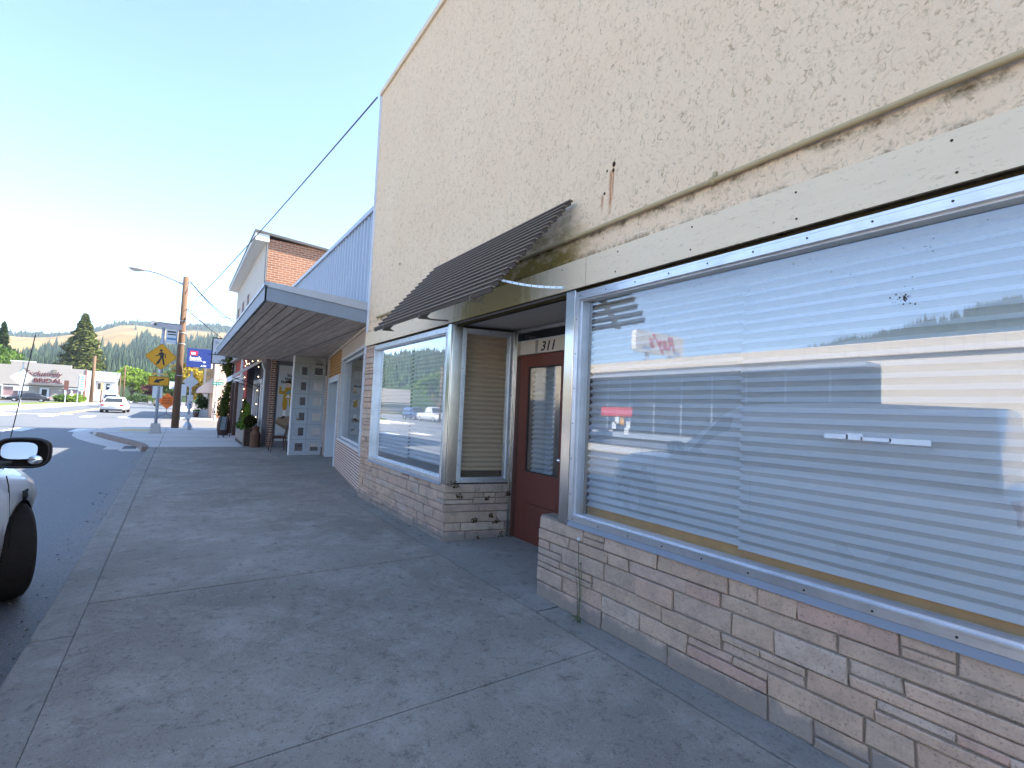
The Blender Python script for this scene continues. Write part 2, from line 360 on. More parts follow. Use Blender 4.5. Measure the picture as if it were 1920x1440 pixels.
gp = [(18.3,.8),(19.3,.95),(20.6,1.25),(22,1.7),(23.5,2.15),(25.2,2.6),(27.2,3.05),(29,2.8),(30.6,2.0),(30.9,1.6),(31.0,2.4),(29.6,3.3),(27.4,3.55),(25.2,3.3),(23.4,2.9),(21.6,2.35),(19.6,1.6),(18.3,1.3)]
tag(MB().prism(F0, gp, -.135, -.124).build('gutter_apron', M['walk_new']), kind='structure')
tag(MB().box((26.4,1.0,-.003),(28.4,2.0,.004)).build('tactile_paving', plain('tactile_pad', (.50,.40,.22), .85, var=.1)), kind='structure')
# road markings
w = MB()
for k in range(4):
    y = 3.12+k*2.07; w.add([(27.8,y,-.126),(30.3,y,-.126),(30.3,y+.68,-.126),(27.8,y+.68,-.126)], [(0,1,2,3)])
for k in range(4):
    y = 2.9+k*2.1; w.add([(45.5,y,-.126),(48.2,y,-.126),(48.2,y+.7,-.126),(45.5,y+.7,-.126)], [(0,1,2,3)])
w.add([(49.6,6.6,-.126),(50.2,6.6,-.126),(50.2,11,-.126),(49.6,11,-.126)], [(0,1,2,3)])
for y in (7.2,7.6): w.add([(51,y,-.126),(95,y,-.126),(95,y+.2,-.126),(51,y+.2,-.126)], [(0,1,2,3)], 1)
w.add([(-60,8.6,-.126),(25.5,8.6,-.126),(25.5,8.72,-.126),(-60,8.72,-.126)], [(0,1,2,3)], 0)
tag(w.build('road_markings', [M['road_white'], M['road_yellow']]), kind='structure')
# far pavements
w = MB(); w.box((-60,11.2,-.13),(29.5,13.6,.0)); w.box((45,11.4,-.13),(122,14,.0)); w.box((44.2,-2.1,-.13),(110,-.2,0)); w.box((44.2,-60,-.13),(45.4,-2.1,0)); tag(w.build('far_pavement', M['walk_new']), kind='structure')
tag(MB().box((60,14,-.13),(124,16.5,.04)).build('lawn_strip', M['grass']), kind='structure')
tag(MB().add([(29,24,-.12),(110,24,-.12),(110,42,-.12),(-80,42,-.12),(-80,24,-.12)], [(0,1,2,3,4)]).build('car_park', M['asphalt']), kind='structure')
# litter: grit and dry leaves in the gutter and along the shop base
w = MB()
for k in range(420):
    if k < 240: x = random.uniform(3.5,18); y = random.gauss(.78,.09); z = -.125; 
    elif k < 330: x = random.uniform(5.05,9.5); y = -2.52+abs(random.gauss(0,.05)); z = .006
    elif k < 370: x = random.uniform(8,15.5); y = -2.345+random.gauss(0,.025); z = .006
    else: x = random.uniform(3,17); y = random.uniform(-2.3,.4); z = .003
    if k < 240 and y < .68: continue
    s_ = random.uniform(.004,.013)*(1.6 if k < 240 and random.random() < .1 else 1); a = random.uniform(0,3.1); ca, sa = math.cos(a)*s_, math.sin(a)*s_
    w.add([(x-ca,y-sa,z),(x+sa*.6,y-ca*.6,z+s_*.4),(x+ca,y+sa,z),(x-sa*.6,y+ca*.6,z+s_*.7)], [(0,1,2,3)], random.choice((0,0,1,2)))
tag(w.build('litter', [plain('dry_leaf', (.16,.10,.05)), plain('grit', (.42,.40,.37)), plain('dark_crumb', (.05,.04,.03))]), kind='stuff', label='dry leaves and grit along the kerb and shop base')
# ------------------------------------------------ hills and forest
AZ = [(-60,5.5),(-12,6.8),(-3.5,7.0),(-2.4,6.95),(.2,6.5),(2.3,6.5),(4.9,6.05),(7,5.3),(9.2,4.65),(12.4,4.25),(18.8,5.5),(22.8,6.2),(26.5,6.3),(34,5.5),(42,4.2),(60,4.6),(65,6.9),(67,7.5),(73,8.8),(76.6,9.6),(80.5,10.3),(100,11),(130,9)]
def lerp(T, x):
    for (a, b), (c, d) in zip(T, T[1:]):
        if a <= x <= c: return b+(d-b)*(x-a)/(c-a)
    return T[0][1] if x < T[0][0] else T[-1][1]
def ridge(az): return lerp([(-60,1500),(12,1500),(17,900),(22,620),(40,520),(130,480)], az)
def hill_h(az, r):
    R = ridge(az); e = math.tan(math.radians(lerp(AZ, az))); r0 = .16*R; f = max(0, min(1.25, (r-r0)/(R-r0)))
    s = f*f*(3-2*f) if f < 1 else 1-(f-1)*.5
    s = .45*min(f,1)+.55*s
    return R*e*s*(1+.05*noise.noise((az*.35, r*.004, 1)))+6*noise.noise((r*.01*math.cos(math.radians(az)), r*.01*math.sin(math.radians(az)), 3))*min(1, f*3)
def zone(az, r):                                         # 1 forest, 0 dry clearing
    f = (r-.16*ridge(az))/(.84*ridge(az)); n_ = noise.noise((az*.5, f*9, 5))*.10+noise.noise((az*1.9, f*22, 9))*.06
    if az > 15: return 1
    lo = .40+lerp([(-5,.1),(2,.04),(6,-.02),(12,-.04)], az); hi = .78+lerp([(-5,-.06),(0,-.05),(6,.0),(12,.02)], az)
    return 1 if (f+n_ < lo or f+n_*.7 > hi) else 0
na, nr = 170, 46; hv = []; hf = []; hc = []
for i in range(na+1):
    az = -60+190*i/na; R = ridge(az)
    for j in range(nr+1):
        r_ = R*(.15+1.1*j/nr); a = math.radians(az); hv.append((r_*math.cos(a), r_*math.sin(a), hill_h(az, r_)-.3)); hc.append(zone(az, r_))
for i in range(na):
    for j in range(nr): q = i*(nr+1)+j; hf.append((q, q+1, q+nr+2, q+nr+1))
me = bpy.data.meshes.new('hills'); me.from_pydata(hv, [], hf); at = me.color_attributes.new('zone', 'FLOAT_COLOR', 'POINT')
at.data.foreach_set('color', [c for z_ in hc for c in (z_, z_, z_, 1)]); me.polygons.foreach_set('use_smooth', [True]*len(hf))
t = NT('hillside'); v = t.obj(); at_ = t.n('ShaderNodeVertexColor', layer_name='zone')
dry = t.mix(t.ramp(t.noise(t.obj((1,1,5)), .035, 7, .75), [(.4,0),(.62,1)]), (.27,.175,.07), (.13,.10,.05)); dry = t.mix(t.ramp(t.noise(v, .012, 4), [(.45,0),(.7,.8)]), dry, (.33,.23,.10))
me.materials.append(t.bsdf(t.mix(at_.outputs[0], dry, (.028,.045,.022)), 1, 0, 0))
ho = bpy.data.objects.new('hills', me); COL.objects.link(ho); tag(ho, kind='structure')
def cones(name, pts, mat, label):
    vs = []; fs = []
    for (x, y, z, h, w_) in pts:
        a0 = random.uniform(0, 6); lean = random.uniform(-.04,.04)*h
        for lv, (zb, zt, rr) in enumerate(((.02,.62,1),(.36,1.0,.62))):
            b = len(vs)
            for k in range(5):
                a = a0+lv+k*2*math.pi/5; q = w_*rr*random.uniform(.75,1.15); vs.append((x+q*math.cos(a), y+q*math.sin(a), z+h*zb))
            vs.append((x+lean*zt, y, z+h*zt)); fs += [(b+k, b+(k+1)%5, b+5) for k in range(5)]
    m_ = bpy.data.meshes.new(name); m_.from_pydata(vs, [], fs); m_.materials.append(mat); o = bpy.data.objects.new(name, m_); COL.objects.link(o)
    return tag(o, label=label, kind='stuff')
pts = []
for k in range(19000):
    az = random.uniform(-9, 15) if k < 12500 else random.uniform(15, 100); R = ridge(az); f = random.random()**.8 if az < 15 else random.uniform(.1,1.04)
    r_ = R*(.24+.80*f)
    if not zone(az, r_) and random.random() > .004: continue
    a = math.radians(az); h = random.uniform(7,14)*(1 if az < 15 else .7)*(1.25 if random.random() < .08 else 1); pts.append((r_*math.cos(a), r_*math.sin(a), hill_h(az, r_)-1, h, h*random.uniform(.16,.25)))
for k in range(900):                                      # the skyline
    az = random.uniform(-9, 100); R = ridge(az); a = math.radians(az); r_ = R*random.uniform(.97,1.02); h = random.uniform(6,15)*(1 if az < 15 else .8)
    pts.append((r_*math.cos(a), r_*math.sin(a), hill_h(az, r_)-1, h, h*.17))
cones('forest', pts, leafmat('fir_forest', (.020,.040,.026), (.052,.078,.040), tr=.1), 'far conifer forest covering the hills')
# ================================================================ the stucco shop
FY = -2.56
def FR(x, y, z, n=(0,1,0)): return frame((x, y, z), n)
shop = thing('stucco_shop', 'cream stucco shopfront with stone base, red door 311 and big blind-covered windows', 'shop', (0, -2.6, 0))
w = MB(); w.box((-8,-2.575,2.52),(8.23,-2.95,6.9)); w.box((-8,-2.95,2.62),(-7.7,-18,6.9)); w.box((7.95,-2.95,0),(8.22,-18,6.9)); w.box((-8,-18,0),(8.2,-18.3,6.9)); w.box((-7.7,-2.95,6.3),(7.95,-18,6.5))
w.box((-8,-2.6,0),(-1.62,-2.9,2.52))
w.build('wall', M['stucco'], shop)
# flaking plaster bead just over the fascia board
w = MB(); x = -4
pr = None; ring = []
vs = []; fs = []
N = 520
for i in range(N+1):
    x = -4+12.2*i/N; a = noise.noise((x*2.3,0,1)); b = noise.noise((x*9,3,1)); c_ = noise.noise((x*22,5,2))
    h = .020+.032*max(0, a+.25*b)+.008*abs(c_); d = .004+.012*max(0, b+.5*a+.3)+.006*c_
    for (p, q) in ((0,.001),(.25,d),(.75,d*.8),(1,.001)): vs.append((x, -2.575+q, 2.732+h*p*1.6))
for i in range(N): 
    for k in range(3): fs.append((i*4+k, i*4+k+1, i*4+k+5, i*4+k+4))
MB().add(vs, fs).build('flaking_plaster', M['stucco'], shop, smooth=False)
w = MB(); w.box((-4,FY,2.50),(2.80,-2.54,2.728)); w.box((2.806,FY,2.50),(8.23,-2.54,2.728)); w.box((-8,FY,2.50),(-4.006,-2.54,2.728))
for x in np.arange(-3.7, 8.2, .62):
    for z in (2.545,2.685): w.cyl((x+.03*math.sin(x*40+z*9),-2.541,z),(x+.03*math.sin(x*40+z*9),-2.5375,z),.006,n=6,mi=1)
w.build('fascia_board', [M['board'], M['screw']], shop)
w = MB(); w.box((-8,-2.60,2.466),(8.2,-2.66,2.502)); w.build('drip_gap', plain('dark_flashing', (.07,.05,.02), .9), shop)
w = MB(); w.tube([(x,-2.548+.004*math.sin(x*3),2.93+.006*math.sin(x*1.7)) for x in np.arange(-8,8.0,.25)], .017, 8)
for x in (3.05,1.72,.2,-1.6,4.5): w.cyl((x-.012,-2.548,2.93),(x+.012,-2.548,2.93),.026,n=10); w.box((x-.012,-2.575,2.95),(x+.012,-2.56,2.99))
w.build('conduit', plain('painted_conduit', (.47,.36,.20), .6, var=.25, sc=5), shop, smooth=True)
w = MB()
M['rust_black'] = plain('rust_black', (.05,.025,.012), .9)
for x, z, r_ in ((2.57,3.385,.016),(2.64,3.36,.008),(2.66,3.19,.010),(2.575,3.34,.012),(6.9,3.62,.015)): MB().ball((x,-2.574,z), r_, 5, sq=(1,.5,1.3)).build('sign_bolt', M['rust_black'], shop)
w = MB(); w.box((8.225,-2.57,.66),(8.245,-2.545,6.9)); w.box((8.205,-2.575,2.76),(8.228,-2.562,6.9)); w.tube([(8.19,-2.57,3.6),(8.15,-2.55,3.35),(8.17,-2.56,3.1),(8.22,-2.56,3.02)], .004); w.build('edge_flashing', M['alu_white'], shop)
w = MB(); w.box((-8.02,-2.54,6.9),(8.25,-3.0,6.98)); w.build('parapet_cap', M['board'], shop)
# --- stone base: every stone its own block standing out of the mortar
def stones(mb, F, L, H, skew=.02, rows=None, seed=1):
    o, r, u, n = F; R_ = random.Random(seed); z = 0
    rows = rows or [.125,.095,.12,.085,.13,.10]
    k = H/sum(rows); j = .009
    def block(x0, x1, z0, z1):
        s0, s1 = R_.uniform(-skew, skew)*.5, R_.uniform(-skew, skew)*.5; d = R_.uniform(.010,.026); b = .006
        if x0 <= .001: s0 = 0
        if x1 >= L-.001: s1 = 0
        q = [(x0,z0),(x1,z0),(x1+s1,z1),(x0+s0,z1)]; iq = [(x0+b,z0+b),(x1-b,z0+b),(x1+s1-b,z1-b),(x0+s0+b,z1-b)]
        vs = [o+r*p+u*h for p, h in q]+[o+r*p+u*h+n*(d-.004) for p, h in q]+[o+r*p+u*h+n*(d+R_.uniform(-.002,.003)) for p, h in iq]
        fs = [(8,9,10,11)]
        for i in range(4): a = (i+1)%4; fs += [(i,a,4+a,4+i),(4+i,4+a,8+a,8+i)]
        mb.add(vs, fs)
    for h in rows:
        h *= k; x = 0
        while x < L-.01:
            wd = min(R_.choice((.20,.28,.36,.44,.54))*R_.uniform(.8,1.2), L-x)
            if L-x-wd < .09: wd = L-x
            if h > .085*k and R_.random() < .3:
                m = h*R_.uniform(.4,.6); block(x+j/2, x+wd-j/2, z+j/2, z+m-j/2)
                if wd > .25: c = wd*R_.uniform(.35,.65); block(x+j/2, x+c-j/2, z+m+j/2, z+h-j/2); block(x+c+j/2, x+wd-j/2, z+m+j/2, z+h-j/2)
                else: block(x+j/2, x+wd-j/2, z+m+j/2, z+h-j/2)
            else: block(x+j/2, x+wd-j/2, z+j/2, z+h-j/2)
            x += wd
        z += h
SA, SB = V((5.05,-2.56,0)), V((4.86,-3.36,0)); sdir = (SB-SA).normalized(); sn = V((sdir.y,-sdir.x,0)); sn = sn if sn.x < 0 else -sn
FS = (SB, (SA-SB).normalized() if (Z.cross(sn)).dot(SA-SB) > 0 else (SB-SA).normalized(), Z.copy(), sn)
FS = frame(SB if Z.cross(sn).dot(SA-SB) > 0 else SA, sn); LS = (SA-SB).length
w = MB(); m = MB()
stones(w, FR(8.2,FY-.012,0), 3.15, .655, seed=3); m.box((5.06,FY-.01,0),(8.2,-2.75,.655))
stones(w, FS, LS, .655, seed=8); m.fbox(FS, (.004,0,-.15), (LS-.012,.655,-.004))
stones(w, FR(8.2,FY-.012,.66), .43, 1.83, seed=5, rows=[.09,.07,.1,.075,.11,.08,.1,.07,.095,.1,.07,.11,.09,.1,.08,.1,.07,.1,.09,.1]); m.box((7.775,FY-.012,.655),(8.2,-2.75,2.49))
stones(w, frame((7.77,-2.70,.66), (-1,0,0)) if False else frame((7.772,FY-.01,.66), (-1,0,0)), .09, 1.83, seed=6, rows=[.09]*20)
stones(w, frame((8.205,-2.72,0), (1,0,0)), .15, 2.49, seed=16, rows=[.1]*24)
w.build('stone_base', M['stone'], shop); m.build('mortar_bed', M['mortar'], shop); w = MB(); m = MB()
stones(w, FR(3.285,FY-.012,0), 4.9, .65, seed=11, rows=[.13,.115,.10,.125,.085,.10]); m.box((-1.62,FY-.01,0),(3.27,-2.75,.65))
stones(w, frame((3.28,-2.72,0), (1,0,0)), .15, .65, seed=17)
m.box((-1.62,FY-.01,.65),(3.27,-2.7,.662))
w.build('stone_base', M['stone'], shop); m.build('mortar_bed', M['mortar'], shop)
# dead moss patches on the recess stones
w = MB()
for p, q, s_ in ((.1,.62,.05),(.5,.47,.04),(.62,.20,.045),(.55,.27,.03),(.36,.22,.05),(.7,.02,.09),(.4,.015,.08),(.16,.5,.04),(.75,.52,.04)):
    for k in range(26):
        c = FS[0]+FS[1]*(p+random.gauss(0,s_*.4))+Z*(q+abs(random.gauss(0,s_*.5)))+FS[3]*(.02+random.random()*.016); w.ball(c, random.uniform(.004,.011), 3)
w.build('dead_moss', plain('dead_moss', (.085,.05,.025), 1, var=.4, sc=40), shop)['kind'] = 'stuff'
# --- windows
def bars(mb, F, x0, x1, z0, z1, wd, d0, d1, mi=0):
    mb.fbox(F, (x0,z0,d0), (x1,z0+wd,d1), mi); mb.fbox(F, (x0,z1-wd,d0), (x1,z1,d1), mi); mb.fbox(F, (x0,z0+wd,d0), (x0+wd,z1-wd,d1), mi); mb.fbox(F, (x1-wd,z0+wd,d0), (x1,z1-wd,d1), mi)
def shop_window(F, x0, x1, z0, z1, pane=None, ledge=True):
    w = MB(); bars(w, F, x0, x1, z0, z1, .032, -.012, .014)
    bars(w, F, x0+.012, x1-.012, z0+.012, z1-.012, .045, -.085, -.012); bars(w, F, x0+.034, x1-.034, z0+.034, z1-.034, .012, -.03, .018)
    L = x1-x0
    for k in range(int(L/.28)+1):
        x = x0+.05+k*.28
        if x < x1-.03:
            for z in (z0+.017, z1-.017): w.cyl(F[0]+F[1]*x+Z*z+F[3]*.013, F[0]+F[1]*x+Z*z+F[3]*.0165, .0055, n=6, mi=1)
    for k in range(6):
        z = z0+.2+k*(z1-z0-.4)/5
        for x in (x0+.017, x1-.017): w.cyl(F[0]+F[1]*x+Z*z+F[3]*.013, F[0]+F[1]*x+Z*z+F[3]*.0165, .005, n=6, mi=1)
    win = w.build('window', [M['alu'], M['screw']], shop)
    g = MB(); a, b, c, d = x0+.05, x1-.05, z0+.05, z1-.05
    g.add([F[0]+F[1]*p+Z*q-F[3]*.055 for p, q in ((a,c),(b,c),(b,d),(a,d))], [(0,1,2,3)]); g.build('pane', pane or M['glass'], win)
    return win
FW = FR(0, FY, 0)                                       # r = -x
def wx(x): return -x
win1 = shop_window(FW, wx(7.745), wx(5.135), .665, 2.45)
win2 = shop_window(FW, wx(2.915), wx(-1.6), .69, 2.45)
win3 = shop_window(FS, LS-.80+.0, LS-.13, .67, 2.455, M['glass_old']) if FS[0] == SB else shop_window(FS, .12, LS-.06, .67, 2.455, M['glass_old'])
w = MB(); w.add([(-1.6,-2.552,.692),(2.915,-2.552,.692),(2.915,-2.535,.652),(-1.6,-2.535,.652),(-1.6,-2.6,.645),(2.915,-2.6,.645)], [(0,1,2,3),(3,2,5,4)])
w.add([(5.14,-2.552,.668),(7.76,-2.552,.668),(7.76,-2.535,.635),(5.14,-2.535,.635)], [(0,1,2,3)]); w.build('sill_flashing', plain('blue_grey_sill', (.20,.22,.26), .5, .2, .4), shop)
w = MB(); w.box((-1.6,-2.548,2.452),(2.93,-2.62,2.467)); w.box((5.1,-2.548,2.452),(7.76,-2.62,2.467)); w.build('head_flashing', M['alu'], shop)
# brushed steel posts
w = MB(); w.box((5.05,-2.545,.655),(5.138,-2.60,2.49)); w.fbox(FS, (LS-.125 if FS[0]==SB else .0,.655,-.03), (LS-.002 if FS[0]==SB else .125,2.49,.012)); w.build('steel_post', M['steel'], shop, bevel=.006)
w = MB(); w.box((2.918,-2.543,.65),(3.03,-2.72,2.49)); w.build('steel_post', M['steel'], shop, bevel=.006)
w = MB(); e0 = .0 if FS[0]==SB else LS-.07; w.fbox(FS, (e0,.655,-.03), (e0+.07,2.49,.012)); w.box((4.80,-3.372,.03),(4.875,-3.30,2.49)); w.box((4.845,-3.30,.03),(4.87,-3.285,2.49)); w.build('steel_post', M['steel'], shop, bevel=.004)
w = MB(); w.add([(2.9,-2.55,2.487),(5.2,-2.55,2.487),(5.2,-3.5,2.50),(2.9,-3.5,2.50)], [(3,2,1,0)]); w.build('entrance_soffit', M['soffit_paint'], shop)
# right cheek of the entrance, behind the post
w = MB(); w.add([(3.03,-2.72,0),(3.1,-3.42,0),(3.1,-3.42,2.5),(3.03,-2.72,2.5)], [(0,1,2,3),(3,2,1,0)]); w.build('entrance_cheek', M['board'], shop)
# --- door
DY = -3.38; FD = FR(4.80, DY, 0)                         # r = -x from the hinge side
d = MB(); X1 = .93
d.fbox(FD, (0,.04,-.02), (.165,2.175,.02)); d.fbox(FD, (X1-.165,.04,-.02), (X1,2.175,.02)); d.fbox(FD, (.165,2.035,-.02), (X1-.165,2.175,.02)); d.fbox(FD, (.165,.04,-.02), (X1-.165,.47,.019)); d.fbox(FD, (.165,.474,-.02), (X1-.165,.825,.02))
door = d.build('door', M['door'], shop, bevel=.004)
g = MB(); g.fbox(FD, (.165,.825,-.004), (X1-.165,2.035,.004)); g.build('pane', M['glass_old'], door)
b = MB(); bars(b, FD, .165, X1-.165, .825, 2.035, .014, .004, .012); b.build('glazing_bead', M['screw'], door)
h = MB(); h.cyl(FD[0]+FD[1]*.86+Z*1.02+FD[3]*.02, FD[0]+FD[1]*.86+Z*1.02+FD[3]*.07, .014, n=8); h.ball(FD[0]+FD[1]*.86+Z*1.02+FD[3]*.085, .028, 6); h.build('handle', M['chrome'], door, smooth=True)
w = MB(); w.fbox(FD, (-.03,.03,-.06), (-.002,2.19,.03)); w.fbox(FD, (X1+.002,.03,-.06), (X1+.05,2.49,.03)); w.build('door_frame', plain('dark_door_frame', (.055,.018,.012), .6), shop)
w = MB(); w.fbox(FD, (-.04,2.185,-.04), (X1,2.335,.032)); plate = w.build('number_panel', plain('cream_panel', (.62,.57,.49), .55, var=.05), shop)
w = MB(); w.fbox(FD, (.30,2.19,.032), (.345,2.335,.036)); w.build('tape_patch', plain('grey_tape', (.30,.28,.26), .5), plate)
text('311', (FD[0]+FD[3]*.033,)+FD[1:], .150, M['black'], 'house_number', plate, (.40,2.207), .004, shear=.25, sx=1.15, bold=.002)
w = MB(); w.fbox(FD, (-.03,2.335,-.05), (X1,2.352,.03)); w.fbox(FD, (-.03,2.452,-.05), (X1,2.49,.035)); tr = w.build('transom_light', M['alu'], shop)
g = MB(); g.fbox(FD, (-.02,2.352,-.01), (X1,2.452,-.004)); g.build('pane', M['dark_glass'], tr)
# --- interior boxes behind the glass
w = MB()
def room(x0, x1, y0, y1, z0, z1): w.add([(x0,y0,z0),(x1,y0,z0),(x1,y1,z0),(x0,y1,z0),(x0,y0,z1),(x1,y0,z1),(x1,y1,z1),(x0,y1,z1)], [(0,1,2,3),(4,7,6,5),(0,4,5,1),(1,5,6,2),(3,0,4,7)])
room(-1.62,2.9,-4.3,-2.66,.655,2.5); room(5.12,7.78,-4.3,-2.66,.64,2.5)
w.add([(4.9,-3.5,.64),(5.12,-2.66,.64),(5.12,-4.3,.64),(4.9,-4.3,.64)], [(0,1,2,3)]); w.add([(3.0,-5,0),(4.9,-5,0),(4.9,-5,2.5),(3.0,-5,2.5)], [(0,1,2,3)])
w.build('display_interior', M['interior'], shop)
M['pale_ledge'] = plain('pale_ledge', (.5,.54,.58), .6)
w = MB(); w.box((-1.6,-2.705,.655),(2.87,-2.72,.815)); w.box((-1.6,-2.64,.66),(2.87,-2.705,.672), 1); w.build('window_ledge', [M['wood_ledge'], M['pale_ledge']], win2)
MB().box((5.2,-2.64,.65),(7.7,-3.4,.662)).build('window_ledge', M['pale_ledge'], win1)
# --- pleated blinds
def pleat(F, x0, x1, z0, z1, p=.0555, a=.019, ph=0, sag=0):
    mb = MB(); n_ = int((z1-z0)/(p/2)); L = []
    for i in range(n_+1):
        s_ = (i+ph) % 2; L.append((z0+i*p/2, a if s_ == 0 else -a))
    K = 12; vs = []
    for i, (z, d) in enumerate(L):
        for k in range(K+1):
            f = k/K; vs.append(F[0]+F[1]*(x0+(x1-x0)*f)+Z*(z+.0025*noise.noise((f*5+x0, z*3, 1))-sag*f*max(0, 1-(z-z0)/.5))+F[3]*(d+.002*noise.noise((f*9+x0, z*7, 4))))
    fs = [(i*(K+1)+k, i*(K+1)+k+1, (i+1)*(K+1)+k+1, (i+1)*(K+1)+k) for i in range(n_) for k in range(K)]
    mb.add(vs, fs)
    for xx in np.arange(x0+.28, x1-.05, .53):
        for i in range(1, n_):
            if L[i][1] < 0 and i+1 < n_: 
                zz = (L[i][0]+L[i+1][0])/2+.004; c = F[0]+F[1]*xx+Z*zz+F[3]*.0035; mb.add([c-F[1]*.004, c+F[1]*.004, c+F[1]*.004+Z*.007+F[3]*.003, c-F[1]*.004+Z*.007+F[3]*.003], [(0,1,2,3)], 1)
    return mb
FB = FR(0,-2.70,0)
tag(pleat(FB, wx(2.865), wx(1.585), .80, 2.44).build('window_blind', [M['blind'], M['screw']]), 'narrower pale pleated blind next to the steel post, its bottom edge slightly higher', 'blind', 'pleated blinds behind the shop windows')
tag(pleat(FR(0,-2.685,0), wx(1.60), wx(-1.55), .785, 2.44).build('window_blind', [M['blind'], M['screw']]), 'widest pale pleated blind, filling the big window towards the photo edge', 'blind', 'pleated blinds behind the shop windows')
tag(pleat(FB, wx(7.69), wx(6.50), .80, 2.43, sag=.0).build('window_blind', [M['blind'], M['screw']]), 'pale pleated blind beside the stone pillar, in the smaller front window', 'blind', 'pleated blinds behind the shop windows')
tag(pleat(FB, wx(6.488), wx(5.20), .80, 2.43, ph=1).build('window_blind', [M['blind'], M['screw']]), 'pale pleated blind beside the steel corner post, in the smaller front window', 'blind', 'pleated blinds behind the shop windows')
FSb = (FS[0]-FS[3]*.10, FS[1], FS[2], FS[3])
a0, b0 = (LS-.76, LS-.17) if FS[0] == SB else (.16, LS-.10)
tag(pleat(FSb, a0, b0, .80, 2.44, ph=0).build('window_blind', [M['blind_warm_lit'], M['screw']]), 'pale pleated blind in the narrow side window of the entrance recess', 'blind', 'pleated blinds behind the shop windows')
FDb = FR(4.80, DY-.06, 0)
tag(pleat(FDb, .185, .56, .83, 2.06, p=.056).build('window_blind', [M['blind'], M['screw']]), 'short pale pleated blind hanging behind the red door glass', 'blind', 'pleated blinds behind the shop windows')
w = MB()                                                  # tape strips and a chipped spot on the big pane
FT = FR(0,-2.6145,0)
for a, b, z, h in ((1.13,1.03,1.452,.022),(1.035,.97,1.455,.03),(.975,.86,1.447,.016),(.865,.72,1.445,.024)): w.fbox(FT, (wx(a),z-h/2,0), (wx(b)+.002,z+h/2,.0004))
w.build('glass_tape', plain('clear_tape', (.62,.66,.70), .35), win2)
w = MB(); R_ = random.Random(4)
for k in range(46):
    a = R_.uniform(0,6.28); q = abs(R_.gauss(0,.026)); c = FT[0]+FT[1]*(wx(.81)+q*math.cos(a))+Z*(2.075+q*1.2*math.sin(a))+FT[3]*.001; s_ = R_.uniform(.001,.0045); w.ball(c, s_, 3, sq=(1,.2,1))
for k in range(70):
    c = FT[0]+FT[1]*(wx(R_.uniform(-.2,2.8)))+Z*(2.40-abs(R_.gauss(0,.1)))+FT[3]*.001; w.ball(c, R_.uniform(.0008,.0022), 3, sq=(1.6,.2,1))
w.build('glass_chip', M['screw'], win2)['kind'] = 'stuff'
# ================================================================ slatted awning over the entrance
aw = thing('slatted_awning', 'dark slatted metal awning sloping out over the recessed red door', 'awning', (4.25,-2.56,3.2))
M['awn'] = plain('awning_bronze', (.062,.045,.033), .65, .2, .3, var=.25, sc=8)
M['awn_under'] = plain('awning_strut', (.20,.17,.13), .5, .3, var=.25, sc=12)
w = MB(); nS = 16
for i in range(nS):
    f = i/(nS-1); y = -2.51+f*.70; z = 3.22-f*.83; dx = .012*math.sin(i*2.1)
    Fi = (V((2.97+dx,y,z)), V((0,1,0)), Z, V((1,0,0)))
    w.prism(Fi, [(-.018,.010),(.014,.012),(.020,.008),(.020,.0),(-.018,-.002)], 0, 2.56, 1)      # rounded top lip
    w.prism(Fi, [(.004,.0),(.012,.0),(.006,-.034),(-.002,-.034)], .004, 2.556, 0)                  # recessed web
w.build('slats', [M['awn'], plain('awning_lip_highlight', (.19,.15,.115), .55, .2, .4, var=.15)], aw)  # lips coloured lighter than the webs: highlight lines painted on the slats
for xr in (3.28,4.25,5.22):
    w = MB(); w.add([(xr-.012,-2.555,3.20),(xr+.012,-2.555,3.20),(xr+.012,-1.79,2.345),(xr-.012,-1.79,2.345),(xr-.012,-2.555,3.14),(xr+.012,-2.555,3.14),(xr+.012,-1.86,2.345),(xr-.012,-1.86,2.345)], [(0,1,2,3),(4,7,6,5),(0,3,7,4),(1,5,6,2),(2,6,7,3)])
    w.add([(xr,-1.80,2.40),(xr,-1.79,2.33),(xr,-1.93,2.34),(xr+.006,-1.80,2.40),(xr+.006,-1.79,2.33),(xr+.006,-1.93,2.34)], [(0,1,2),(5,4,3),(0,3,4,1),(1,4,5,2)]); w.build('bracket', M['awn_under'], aw)
for xr, xw in ((3.30,3.06),(5.22,5.14)):
    w = MB(); P0, P1 = V((xr,-2.02,2.56)), V((xw,-2.545,2.535)); n_ = 22
    for i in range(n_):
        a = P0.lerp(P1, i/n_)-Z*.02*math.sin(math.pi*i/n_); b = P0.lerp(P1, (i+1)/n_)-Z*.02*math.sin(math.pi*(i+1)/n_)
        w.add([a-Z*.009, b-Z*.009, b+Z*.009, a+Z*.009, a-Z*.009+V((.004,0,0)), b-Z*.009+V((.004,0,0)), b+Z*.009+V((.004,0,0)), a+Z*.009+V((.004,0,0))], [(0,1,2,3),(7,6,5,4),(3,2,6,7),(0,4,5,1)], 0)
        if i%2: c = (a+b)/2; w.ball(c+V((-.001,0,0)), .0045, 4, mi=1)
    w.build('brace', [M['alu'] if xr < 4 else M['awn_under'], M['screw']], aw)

